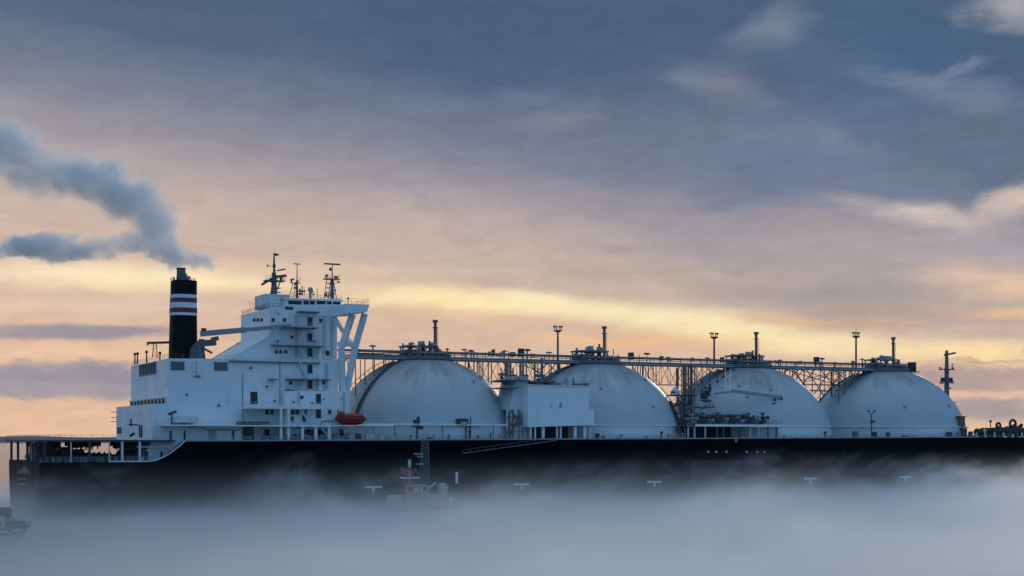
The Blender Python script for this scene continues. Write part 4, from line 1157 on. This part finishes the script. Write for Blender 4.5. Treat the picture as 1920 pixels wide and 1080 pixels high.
# ---- side deck gear
def ylight(px, yt, b=22.0, mat=DARKST):
    s = SX(px, b); zt = ZH(px, yt, b); z0 = deck(s)
    m = MB(); m.tube((s, -b, z0 - .2), (s, -b, zt - 1.0), .16, .12, 8); m.bar((s, -b, zt - 1.2), (s - .9, -b, zt - .4), .14); m.bar((s, -b, zt - 1.2), (s + .9, -b, zt - .4), .14)
    o = m.build('deck_light', mat, SHIP)
    for d in (-.95, .95): MB().cbox((s + d, -b, zt - .2), .5, .45, .4).build('floodlight', mat, o)
    m = MB(); m.cbox((s + .4, -b, zt - 2.9), 1.1, .6, .5); m.bar((s - .8, -b, zt - 3.3), (s + .8, -b, zt - 3.3), .14); m.build('fittings', mat, o)
ylight(1634, 769)
m = MB(); b = 22.2; s = SX(782, b); zt = ZH(782, 782, b); z0 = deck(s)
m.tube((s, -b, z0 - .2), (s, -b, zt - 1.5), .2, n=8); m.cbox((s - .1, -b, ZH(782, 799, b)), 2.2, .8, .4); m.cbox((s + .3, -b, zt - .8), .5, .5, 1.9); m.cbox((s - .5, -b, ZH(782, 794, b)), .6, .6, 1.6); m.cbox((s + .6, -b, ZH(782, 802, b)), 1.6, .6, .7); m.build('deck_davit', DARKST, SHIP)
m = MB(); c = L(866, 790, 22); m.cbox(c, 2.5, 1.2, 1.2); m.tube((c.x + 1.0, -22, deck(c.x) - .2), (c.x + 1.0, -22, c.z), .14, n=7); m.tube((c.x - 1.5, -22, c.z - 1), (c.x + 2.3, -22, c.z - 1), .14, n=6); m.tube((c.x + 2.1, -22, deck(c.x) - .2), (c.x + 2.1, -22, c.z + 1.1), .13, n=7); m.build('control_cabinet', DARKST, SHIP)
m = MB(); m.box((c.x - .5, -22.75, c.z - .6), (c.x + .9, -22.6, c.z - .15)); m.build('warning_plate', TAN, SHIP)
rr = random.Random(77)
gear = MB()
spots = [(672, 9, 14), (693, 16, 13), (715, 9, 12), (735, 22, 7), (742, 4, 15), (770, 3, 10), (806, 10, 6), (818, 8, 12), (841, 3, 10), (872, 3, 11), (880, 3, 18), (896, 4, 8), (908, 4, 15), (920, 3, 13), (936, 3, 11), (1120, 5, 12), (1131, 4, 6), (1160, 7, 5), (1164, 3, 9), (1212, 4, 6), (1240, 4, 14), (1253, 3, 9), (1472, 5, 6), (1547, 4, 12), (1560, 8, 5), (1580, 10, 3), (1604, 10, 13), (1622, 4, 9), (1640, 6, 12), (1655, 12, 3), (1665, 5, 11), (1697, 14, 5), (1715, 8, 6), (1780, 9, 11), (1797, 5, 12), (1808, 8, 17), (1820, 6, 12)]
for i, (px, w, h) in enumerate(spots):
    b = 22.4; k = scale_at(px, b); s = SX(px, b); z0 = deck(s) - .15; m = MB(); w *= k; h *= k
    if w < .55: m.tube((s, -b, z0), (s, -b, z0 + h), w * .4, w * .35, 8); m.tube((s - w * .5, -b, z0 + h), (s + w * .6, -b, z0 + h), w * .5, n=8)
    else: m.box((s - w / 2, -b - .4, z0), (s + w / 2, -b + .5, z0 + h)); m.box((s - w / 2 - .1, -b - .5, z0 + h), (s + w / 2 + .1, -b + .6, z0 + h + .08))
    m.build('deck_vent' if w < .55 else 'deck_locker', (DARKST, STEEL, WHITE2, DARKST, GREY)[i % 5] if px not in (693, 735) else (WHITE2), SHIP)
for x0, x1 in ((660, 990), (1112, 1290), (1462, 1815)):
    m = MB(); a = SX(x0, 23); b = SX(x1, 23); m.rail([(a, -23, deck(a)), (b, -23, deck(b))], 1.1, 1.6, .03, 3); m.build('side_railing', GREY, SHIP)
m = MB(); m.rail([(SX(690, 22.6), -22.5, zsk + .1), (SX(955, 22.6), -22.5, zsk + .1)], .05, 3, .05, 1)
m.box((SX(655, 22.6), -22.7, zsk - .2), (SX(950, 22.6), -21.6, zsk)); 
m.build('tank_gallery', WHITE, SHIP)
for px in (700, 740, 783, 830, 880, 925): 
    s = SX(px, 22.5); MB().tube((s, -22.5, deck(s) - .1), (s, -22.5, zsk - .1), .09, n=6).build('gallery_post', STEEL, SHIP)

# ---- foremast and forecastle
b = 0.0; s = SX(1775, b); zt = ZH(1775, 657, b)
FM = MB(); FM.tube((s, 0, deck(s) - .3), (s, 0, zt - 5), .95, .6, 12); FM.tube((s, 0, zt - 5), (s, 0, zt), .55, .4, 10); FM = FM.build('foremast', STEEL, SHIP)
for py, w in ((693, 4.0), (718, 3.6)):
    z = ZH(1775, py, b); m = MB(); m.cbox((s, 0, z), w, 2.2, .35); m.bar((s - w / 2, 0, z + .1), (s - w / 2 - .5, 0, z + .6), .3); m.bar((s + w / 2, 0, z + .1), (s + w / 2 + .5, 0, z + .6), .3); m.build('platform', STEEL, FM)
z = ZH(1775, 712, b); 
for d in (-1.5, 1.5): MB().cbox((s + d, 0, z), .75, .8, 1.2).build('navigation_light', DARKST, FM)
m = MB(); z = ZH(1775, 663, b); m.bar((s, 0, z - .3), (s + 3.2, 0, z + .3), .4, .5); m.cbox((s - .3, 0, z - .4), .9, .6, .7); m.build('yard_arm', STEEL, FM)
MB().bar((s + 1.9, 0, ZH(1775, 693, b)), (s + 2.1, 0, ZH(1775, 681, b)), .2).build('aerial', STEEL, FM)
MB().cbox((s + .9, 0, ZH(1775, 728, b)), .9, .8, .4).build('fog_horn', STEEL, FM)
FC = MB(); zf = deck(176) 
FC.box((SX(1812, 20), -20.0, deck(150) - .2), (150 + 12, 15, deck(150) + .5)); FC = FC.build('forecastle_deck', STEEL, SHIP)
m = MB(); p = L(1803, 782, 20); m.box((p.x - .8, -20.4, p.z - 2.2), (p.x + .8, -18.5, p.z)); m.box((p.x - 1.1, -20.6, p.z), (p.x + 1.1, -18.3, p.z + .25)); m.box((p.x - .6, -20.2, deck(p.x)), (p.x + .6, -18.7, p.z - 2.2)); m.build('ventilator_trunk', BUFF, FC)
rr = random.Random(8)
for px, b, k in ((1838, 17, 1.1), (1850, 10, 1.25), (1866, 18, 1.1), (1878, 8, 1.35), (1890, 17, 1.2), (1897, 5, 1.5), (1908, 15, 1.15), (1920, 12, 1.2), (1934, 8, 1.2), (1868, 2, 1.3), (1844, 3, 1.1), (1858, -6, 1.2), (1884, -4, 1.4), (1910, -2, 1.3)):
    winch(SX(px, b), b, k, FC, deck(150) + .3)
for px, py, b in ((1872, 798, 12), (1899, 795, 10)):
    p = L(px, py, b); m = MB(); n = 10; rad = rr.uniform(.6, 1.15)
    m.path([p + Vector((rad * math.cos(math.pi * i / n), 0, rad * math.sin(math.pi * i / n))) for i in range(n + 1)], .34, 7)
    m.bar(p + Vector((rad, 0, 0)), (p.x + rad, p.y, deck(150)), .4); m.bar(p + Vector((-rad, 0, 0)), (p.x - rad, p.y, deck(150)), .4); m.build('chain_guard', DARKST, FC)
for q in range(26):
    px = rr.uniform(1828, 1925); b = rr.uniform(4, 18); s = SX(px, b); hh = rr.uniform(.8, 2.6) * (1.25 if px > 1868 else .85); m = MB()
    m.cbox((s, -b, deck(150) + .4 + hh / 2), rr.uniform(.4, 1.3), .8, hh); m.ball((s + rr.uniform(-.4, .4), -b, deck(150) + .4 + hh), rr.uniform(.3, .7), 8); m.build('deck_machinery', (DARKST, DARKST, STEEL, WHITE2)[q % 4] if hh < 2 else DARKST, FC)
for px in range(1822, 1925, 9):
    p = L(px, 815, 21.5); MB().tube((p.x, -21.5 + (px - 1822) * .01, deck(p.x) - .2), (p.x, -21.5 + (px - 1822) * .01, deck(p.x) + rr.uniform(.5, 1.3)), .3, n=8).build('bollard', WHITE2 if px % 2 else STEEL, FC)
m = MB(); p = L(1857, 790, 12); m.tube((p.x, -12, deck(150)), (p.x, -12, p.z), .14, n=6); m.cbox((p.x, -12, p.z), .5, .5, .7); m.build('deck_light', STEEL, FC)

# ------------------------------------------------------------------ lifeboat resting in its davits
p = L(657, 786, 22.0)
wp = world_pt(p.x, 22.0, p.z)
LBZ = 1.28
LB = thing('lifeboat', 'enclosed dark red lifeboat stowed on the white ledge below the bridge wing', 'lifeboat', (wp[0], wp[1], wp[2] - 1.45), math.atan2(SN, CS))
LB.scale = (1.0, 1.0, LBZ)
m = MB(); n = 20; prof = []
Lh = 3.6
vs = []; NR = 14
for i in range(n + 1):
    x = -Lh + 2 * Lh * i / n
    u = abs(x / Lh); w = 1.25 * (1 - u ** 3.2) ** .5 if u < 1 else .0
    w = max(w, .12)
    for j in range(NR):
        t = math.pi * j / (NR - 1)
        vs.append((x, -w * math.cos(t), 1.05 - max(.05, 1.05 * (1 - u ** 4)) * abs(math.sin(t)) ** .7 + .12 * u * u))
fs = [(i * NR + j, (i + 1) * NR + j, (i + 1) * NR + j + 1, i * NR + j + 1) for i in range(n) for j in range(NR - 1)]
m.add(vs, fs, True); m.add(vs[:NR], [tuple(range(NR))]); m.add(vs[-NR:], [tuple(reversed(range(NR)))])
m.build('hull', ORANGE, LB)
m = MB(); vs = []
for i in range(n + 1):
    x = -Lh + 2 * Lh * i / n
    u = abs(x / Lh); w = max(.1, 1.22 * (1 - u ** 3.2) ** .5 if u < 1 else .1)
    hh = 1.0 * (1 - u ** 5) + .02
    if -3.0 < x < -1.4: hh += .5 * math.sin((x + 3.0) / 1.6 * math.pi)
    for j in range(NR):
        t = math.pi * j / (NR - 1); vs.append((x, -w * math.cos(t), 1.06 + .12 * u * u + hh * abs(math.sin(t)) ** .6))
m.add(vs, fs, True); m.add(vs[:NR], [tuple(range(NR))]); m.add(vs[-NR:], [tuple(reversed(range(NR)))])
m.build('canopy', ORANGE, LB)
m = MB(); m.bar((-3.3, -1.2, 1.08), (3.3, -1.2, 1.08), .14, .14); m.build('fender_rail', RUBBER, LB)
for x in (-2.2, -.6, .6, 1.8): MB().box((x - .2, -1.22, 1.5), (x + .2, -1.1, 1.7)).build('window', GLASS, LB)
for x in (-2.9, 2.9): MB().bar((x, 0, 1.6), (x, 0, 2.7), .14).build('lifting_hook', STEEL, LB)
m = MB()
for px in (634, 684): m.bar(L(px, 797, 20), L(px, 770, 20.6), .3, .4); m.bar(L(px, 770, 20.6), L(px, 766, 22), .3)
m.build('boat_davit', WHITE2, SIDEH)
MB().box((SX(630, 22), -23.0, ZH(657, 797, 22) - .2), (SX(735, 22), -20, ZH(657, 797, 22))).build('lifeboat_platform', WHITE, SIDEH)
# signal flag flown from the first mast
p = Vector((s1, -3, z1)); wp = world_pt(s1, 3, z1 - .1)
FL = thing('signal_flag', 'small dark flag flying from the tip of the tallest bridge mast', 'flag', (wp[0], wp[1], wp[2] - .7), math.atan2(SN, CS))
m = MB(); vs = []; nx = 8
for i in range(nx + 1):
    for sz in (0, 1):
        for th in (-.012, .012): vs.append((.08 + .13 * i, .12 * math.sin(i * 1.1) + th, sz * .62 * (1 - .5 * i / nx) + .10 + .02 * i))
fs = []
for i in range(nx):
    a = i * 4; b = a + 4
    fs += [(a, b, b + 2, a + 2), (a + 1, a + 3, b + 3, b + 1), (a, a + 1, b + 1, b), (a + 2, b + 2, b + 3, a + 3)]
m.add(vs, fs, True); m.build('cloth', FUNNEL, FL)
m = MB(); m.tube((.06, 0, -.4), (.06, 0, .85), .02, n=6); m.build('halyard', STEEL, FL)

# ------------------------------------------------------------------ harbour tug in the mist amidships
def WP(px, py, Y):
    return Vector(((px - 960) / F * Y, Y, CAMH - (py - HOR) / F * Y))
TY = 304.0
k = TY / F
tx = (786 - 960) * k
TUG = thing('harbour_tug', 'tug with rusty red mast and lattice tower half hidden in mist beside the hull', 'tug', (tx, TY, 0), R(8))
def TL(px, py, y=0.0):
    return Vector(((px - 786) * k, y, CAMH - (py - HOR) * k))
def boat_hull(Lr, Lf, B, D, zk=-1.0, flare=.2, sheer=.8, n=24, NR=9, rake=1.6):
    m = MB(); vs = []; xs = [-Lr + (Lr + Lf) * i / n for i in range(n + 1)]
    for x in xs:
        u = (x + Lr) / (Lr + Lf)
        w = B * (1 - max(0, (u - .55) / .45) ** 2.4) * (.86 + .14 * min(1, u / .2))
        w = max(w, .06)
        zt = D + sheer * max(0, (u - .35) / .65) ** 2
        for j in range(NR):
            q = j / (NR - 1)
            wj = w * (1 - (1 - q) ** 2 * (.35 + flare))
            vs.append((x - rake * (1 - q) * max(0, (u - .6) / .4), -wj, zk + (zt - zk) * q))
        for j in range(NR):
            q = 1 - j / (NR - 1)
            wj = w * (1 - (1 - q) ** 2 * (.35 + flare))
            vs.append((x - rake * (1 - q) * max(0, (u - .6) / .4), wj, zk + (zt - zk) * q))
    W = 2 * NR
    fs = [(i * W + j, (i + 1) * W + j, (i + 1) * W + (j + 1) % W, i * W + (j + 1) % W) for i in range(n) for j in range(W)]
    m.add(vs, fs, True); m.add(vs[:W], [tuple(range(W))]); m.add(vs[-W:], [tuple(reversed(range(W)))])
    return m, vs, xs, NR
m, vs, xs, NR_ = boat_hull(9.2, 9.0, 3.2, 2.1)
TH = m.build('hull', SALMON, TUG)
m = MB()
for sgn in (0, 1):
    pts = [Vector(vs[i * 2 * NR_ + (NR_ - 1 if sgn == 0 else NR_)]) for i in range(len(xs))]
    m.path(pts, .22, 7)
m.build('fender_belt', RUBBER, TH)
MB().box(TL(727, 947, -2.2), TL(754, 929, 2.2)).build('aft_house', TAN, TUG)
DH = MB(); DH.box(TL(752, 948, -2.4), TL(838, 930, 2.4)); DH = DH.build('deckhouse', SALMON, TUG)
MB().box(TL(750, 930, -2.6), TL(840, 928, 2.6)).build('deck_edge', SALMON, DH)
WHT = MB(); WHT.prism([(TL(760, 0).x, TL(0, 928).z), (TL(802, 0).x, TL(0, 928).z), (TL(800, 0).x, TL(0, 908).z), (TL(763, 0).x, TL(0, 908).z)], -1.9, 1.9); WHT = WHT.build('wheelhouse', SALMON, TUG)
for px in (768, 777, 786, 795): MB().box(TL(px - 3, 920, -1.98), TL(px + 3, 912, -1.8)).build('window', GLASS, WHT)
MB().box(TL(750, 897, -1.6), TL(784, 894.5, 1.6)).build('monitor_platform', WHITE2, TUG)
RM = MB(); RM.tube(TL(768, 908), TL(768, 864), .42, .25, 10); RM = RM.build('red_mast', SALMON, TUG)
m = MB(); m.tube(TL(760, 908), TL(762, 880), .5, .4, 10); m.tube(TL(775, 908), TL(773, 884), .5, .4, 10); m.cbox(TL(762, 880), 2.4, 1.2, .5); m.cbox(TL(757, 886), 1.0, .8, .8); m.bar(TL(752, 876), TL(768, 884), .2); m.bar(TL(752, 874), TL(756, 884), .25); m.build('mast_fittings', BUFF, RM)
MB().tube(TL(768, 875), TL(768, 862), .3, n=8).build('mast_top', WHITE2, RM)
LT = MB()
for sx, sy in ((-.75, -.7), (.75, -.7), (.75, .7), (-.75, .7)):
    LT.bar(TL(796, 930) + Vector((sx * 1.5, sy, 0)), TL(797, 824) + Vector((sx * .8, sy * .8, 0)), .12)
pr = 24
for i in range(pr):
    t0, t1 = i / pr, (i + 1) / pr
    for sy in (-.7, .7):
        def P_(t, sx): return TL(796 + t, 930 - 106 * t) + Vector((sx * .75 * (1.5 - .7 * t), sy * (1 - .2 * t), 0))
        LT.bar(P_(t0, -1), P_(t1, 1), .08); LT.bar(P_(t0, -1), P_(t0, 1), .08)
LT = LT.build('lattice_tower', STEEL, TUG)
for py, w in ((851, 14), (856, 8), (870, 10)): MB().box(TL(790 - w, py + 1.3, -.9), TL(793, py - 1.3, .2)).build('fire_monitor', GREY, LT)
m = MB(); m.tube(TL(789, 914, -.5), TL(778, 895, -.5), .16, n=7); m.tube(TL(786, 884, -.8), TL(790, 900, -.8), .14, n=7); m.tube(TL(779, 918, -.8), TL(792, 880, -.8), .12, n=7); m.build('hose', DARKST, LT)
m = MB(); m.bar(TL(800, 917, -1.5), TL(816, 904, -1.5), .2, .2); m.build('boom', WHITE, TUG)
m = MB(); m.lathe([(1.0, 0), (1.15, .3), (1.1, 1.6), (.5, 2.2)], TL(830, 926), 12); m.build('towing_winch', GREY, TUG)
m = MB(); m.box(TL(775, 922, -2.1), TL(784, 915, -2.0)); m.box(TL(786, 922, -2.1), TL(791, 913, -2.0)); m.build('fire_box', TAN, WHT)
m = MB(); m.rail([tuple(TL(722, 945, -2.8)), tuple(TL(852, 945, -2.6))], 1.0, 1.2, .04, 2); m.build('railing', GREY, TUG)
rt = random.Random(4)
for q in range(14):
    px = rt.uniform(752, 806); py = rt.uniform(872, 926); p = TL(px, py, rt.uniform(-1.8, .5)); m = MB(); m.cbox(p, rt.uniform(.3, 1.2), .5, rt.uniform(.2, .7)); m.bar(p, TL(px + rt.uniform(-4, 4), min(930, py + rt.uniform(8, 20)), p.y), .12); m.build('mast_fittings', (BUFF, DARKST, SALMON, STEEL)[q % 4], TUG)
m = MB(); m.tube(TL(843, 944, -1), TL(843, 938, -1), .45, n=10); m.ball(TL(843, 937, -1), .5, 8); m.build('bow_light', MARK, TUG)

# ------------------------------------------------------------------ workboat entering at the left edge
WY = 236.0
kw = WY / F
WB = thing('workboat', 'dark workboat with tan wheelhouse and pale tyre fenders cut off at the left edge', 'boat', ((8 - 960) * kw, WY, 0), R(-14))
def WL(px, py, y=0.0):
    return Vector(((px - 8) * kw, y, CAMH - (py - HOR) * kw))
m, vs, xs, NR_ = boat_hull(11.0, 4.7, 2.6, WL(0, 996).z, -1.0, .3, 1.0, rake=3.4)
WHU = m.build('hull', DARKST, WB)
for row, zz in ((0, .95), (1, .5)):
    for i in range(3, len(xs) - 1, 3):
        a = Vector(vs[i * 2 * NR_ + (NR_ - 2 - 2 * row)]); b = Vector(vs[(i + 1) * 2 * NR_ + (NR_ - 2 - 2 * row)]); c = a.lerp(b, 1.9) if row == 0 else b
        MB().tube(a + Vector((0, -.16, 0)), a.lerp(c, .95) + Vector((0, -.16, 0)), .17, n=8).build('fender', MARK if (i // 3) % 2 else MARK, WHU)
m = MB(); pts = [Vector(vs[i * 2 * NR_ + NR_ - 1]) + Vector((0, -.05, .06)) for i in range(len(xs))]; m.path(pts, .16, 7); m.build('gunwale', RUBBER, WHU)
CB = MB(); CB.prism([(-7, WL(0, 1000).z), (WL(21, 0).x, WL(0, 1000).z), (WL(20, 0).x, WL(0, 973).z), (-7, WL(0, 973).z)], -1.7, 1.7); CB = CB.build('cabin', TAN, WB)
MB().box((-7.2, -1.9, WL(0, 974).z), (WL(22, 0).x, 1.9, WL(0, 968).z)).build('cabin_roof', TAN, CB)
for x in (-3.4, -2.2, -1.0, .2): MB().box((x - .4, -1.76, WL(0, 986).z), (x + .3, -1.6, WL(0, 978).z)).build('window', GLASS, CB)
UPW = MB(); UPW.prism([(-5, WL(0, 968).z), (WL(16, 0).x, WL(0, 968).z), (WL(12, 0).x, WL(0, 952).z), (-5, WL(0, 952).z)], -1.3, 1.3); UPW = UPW.build('wheelhouse', GREEND, WB)
for x in (-2.6, -1.4, -.3): MB().box((x - .4, -1.36, WL(0, 963).z), (x + .4, -1.2, WL(0, 956).z)).build('window', GLASS, UPW)
m = MB(); m.bar(WL(18, 963, -1), WL(26, 970, -1), .35, .4); m.build('searchlight', RUBBER, WB)
MB().box(WL(21, 988, -1.3), WL(45, 977, 1.2)).build('winch_housing', BUFF, WB)
m = MB(); m.rail([tuple(WL(46, 986, -1.2)), tuple(WL(64, 985, -.2))], .7, .5, .04, 2); m.build('bow_rail', STEEL, WB)

# ------------------------------------------------------------------ sea, far shore
m = MB()
nx, ny = 60, 60
m.add([(-30000, -2000, 0), (30000, -2000, 0), (30000, 34000, 0), (-30000, 34000, 0)], [(0, 1, 2, 3)])
sea_m = bpy.data.materials.new('sea_water'); sea_m.use_nodes = True
gs = G(sea_m.node_tree); bs = sea_m.node_tree.nodes['Principled BSDF']
bs.inputs['Base Color'].default_value = (.012, .022, .03, 1); bs.inputs['Roughness'].default_value = .12; bs.inputs['IOR'].default_value = 1.33
pos = gs.n('ShaderNodeNewGeometry').outputs['Position']
hgt = gs.m('ADD', gs.noise(gs.v('MULTIPLY', pos, (.35, 1, 1)), .22, 6, .6), gs.m('MULTIPLY', gs.noise(pos, .9, 4, .6), .3))
gs.set(bs.inputs['Normal'], gs.n('ShaderNodeBump', None, {'Height': hgt, 'Strength': .5, 'Distance': .9}))
SEA = m.build('sea', sea_m, None, kind='structure')

hill_m = bpy.data.materials.new('far_shore'); hill_m.use_nodes = True
gh = G(hill_m.node_tree); bh = hill_m.node_tree.nodes['Principled BSDF']
ph = gh.n('ShaderNodeNewGeometry').outputs['Position']
gh.set(bh.inputs['Base Color'], gh.mix(gh.mr(gh.noise(ph, .004, 6, .6), .35, .65), (.13, .13, .14), (.24, .22, .22)))
bh.inputs['Roughness'].default_value = 1.0; bh.inputs['Specular IOR Level'].default_value = .05
def ridge(y0, h, seed, depth=900.0, xr=(-9000, 9000), n=160, base=0.0):
    m = MB(); vs = []; rows = 7
    for i in range(n + 1):
        x = xr[0] + (xr[1] - xr[0]) * i / n
        hh = h * (.62 + .55 * mnoise.noise(Vector((x * .0011, seed, 0))) + .25 * mnoise.noise(Vector((x * .004, seed + 5, 0))))
        for j in range(rows):
            t = j / (rows - 1)
            vs.append((x, y0 + depth * t, max(-1, hh * abs(math.sin(math.pi * t)) ** .8 + (2 * mnoise.noise(Vector((x * .01, t * 5, seed)))) * math.sin(math.pi * t) - (1 if j in (0, rows - 1) else 0))))
    fs = [(i * rows + j, (i + 1) * rows + j, (i + 1) * rows + j + 1, i * rows + j + 1) for i in range(n) for j in range(rows - 1)]
    m.add(vs, fs, True); return m
ridge(5600, 34, 1.3).build('hills', hill_m, None, kind='structure')

# ------------------------------------------------------------------ sea smoke and the funnel's plume: real volumes
def vol_mat(name, build, color, step):
    m = bpy.data.materials.new(name); m.use_nodes = True
    m.node_tree.nodes.clear()
    gg = G(m.node_tree)
    pos = gg.n('ShaderNodeNewGeometry').outputs['Position']
    d = build(gg, pos)
    pv = gg.n('ShaderNodeVolumePrincipled', None, {'Color': color, 'Density': d, 'Anisotropy': .45})
    gg.n('ShaderNodeOutputMaterial', None, {'Volume': pv})
    m.cycles.volume_step_rate = step
    m.cycles.volume_sampling = 'MULTIPLE_IMPORTANCE'
    return m
def mist_density(gg, pos):
    sp = gg.n('ShaderNodeSeparateXYZ', None, {0: pos})
    x, y, z = sp.outputs
    drift = gg.v('ADD', gg.v('MULTIPLY', pos, (1.0, 1.0, 1.8)), gg.n('ShaderNodeCombineXYZ', None, {0: gg.m('MULTIPLY', z, -.45), 1: 0.0, 2: 0.0}).outputs[0])
    n1 = gg.noise(drift, .052, 3, .62, dist=.5)
    n2 = gg.noise(gg.v('MULTIPLY', pos, (1, 1, .3)), .013, 2, .5)
    q = gg.m('SUBTRACT', gg.m('ADD', gg.m('MULTIPLY', n1, .75), gg.m('MULTIPLY', n2, .55)), .65)
    q = gg.m('ADD', q, gg.mr(x, -110.0, 90.0, -.02, .04, 'LINEAR'))
    # torn wisps rising from the bank, and the bank itself
    n3 = gg.noise(gg.v('MULTIPLY', drift, (1, 1, .55)), .17, 3, .65)
    q2 = gg.m('ADD', q, gg.m('MULTIPLY', gg.m('SUBTRACT', n3, .5), .30))
    wisps = gg.mr(gg.m('SUBTRACT', q2, gg.m('MULTIPLY', z, .0150)), -.06, .12)
    base = gg.m('MULTIPLY', gg.m('MULTIPLY', wisps, gg.mr(x, -95.0, 60.0, 0.054, .062)), gg.mr(y, 205.0, 275.0, .45, 1.0))
    mid = gg.m('MULTIPLY', gg.m('EXPONENT', gg.m('MULTIPLY', z, -.36)), gg.m('MULTIPLY', gg.mr(q2, -.22, .2, .25, 1.4, 'LINEAR'), gg.mr(x, -95.0, 40.0, .026, .044)))
    bed = gg.m('ADD', mid, gg.m('MULTIPLY', gg.m('EXPONENT', gg.m('MULTIPLY', z, -.95)), gg.mr(x, -95.0, 30.0, .06, .62)))
    edge = gg.m('MULTIPLY', gg.m('MULTIPLY', gg.mr(y, 95.0, 150.0), gg.mr(y, 440.0, 400.0)), gg.mr(z, 15.5, 9.5))
    return gg.m('MULTIPLY', gg.m('ADD', base, bed), edge)
MIST = vol_mat('sea_mist', mist_density, (.997, .997, .998), .17)
m = MB(); m.box((-210, 92, .05), (330, 442, 15.6))
m.build('sea_mist', MIST, None, kind='stuff')

PLY = 372.0
blobs = [(374, 480, 40, 18, 1.5), (330, 468, 54, 36, 1.3), (292, 425, 54, 56, 1.5), (246, 372, 68, 52, 1.7), (170, 345, 86, 50, 1.5), (85, 338, 86, 54, .85), (15, 300, 95, 84, .62), (60, 270, 115, 64, .45), (150, 305, 110, 58, .45), (250, 330, 80, 60, .4), (-20, 245, 95, 84, .55),
         (95, 464, 116, 34, 2.0), (30, 466, 64, 24, 1.6), (180, 470, 76, 24, 1.5), (235, 452, 58, 28, 1.0), (325, 486, 80, 16, 1.0), (270, 455, 60, 30, 1.2)]
def plume_density(gg, pos):
    nz = gg.noise(pos, .10, 7, .68, 1)
    warped = gg.v('ADD', pos, gg.v('MULTIPLY', gg.v('SUBTRACT', nz, (.5, .5, .5)), (17, 15, 15)))
    tot = None
    for px, py, rx, ry, a in blobs:
        c = WP(px, py, PLY); kk = PLY / F
        mp = gg.n('ShaderNodeMapping', {'vector_type': 'TEXTURE'}, {'Vector': warped, 'Location': tuple(c), 'Scale': (rx * kk * 1.15, max(4.0, .8 * (rx + ry) / 2 * kk), ry * kk * 1.15)})
        f = gg.mr(gg.v('LENGTH', mp.outputs[0]), 1.0, .15, 0.0, a)
        tot = f if tot is None else gg.m('ADD', tot, f)
    field = gg.m('ADD', gg.m('MINIMUM', tot, 1.35), gg.m('MULTIPLY', gg.m('SUBTRACT', gg.noise(warped, .17, 6, .66), .5), 2.3))
    return gg.m('ADD', gg.m('MULTIPLY', gg.mr(field, .38, 1.5), .46), gg.m('MULTIPLY', tot, .022))
PLUME = vol_mat('smoke_plume', plume_density, (.90, .945, .975), .35)
a = WP(-60, 520, PLY); b = WP(425, 170, PLY)
m = MB(); m.box((a.x, PLY - 12, a.z), (b.x, PLY + 12, b.z))
m.build('smoke_plume', PLUME, None, kind='stuff')
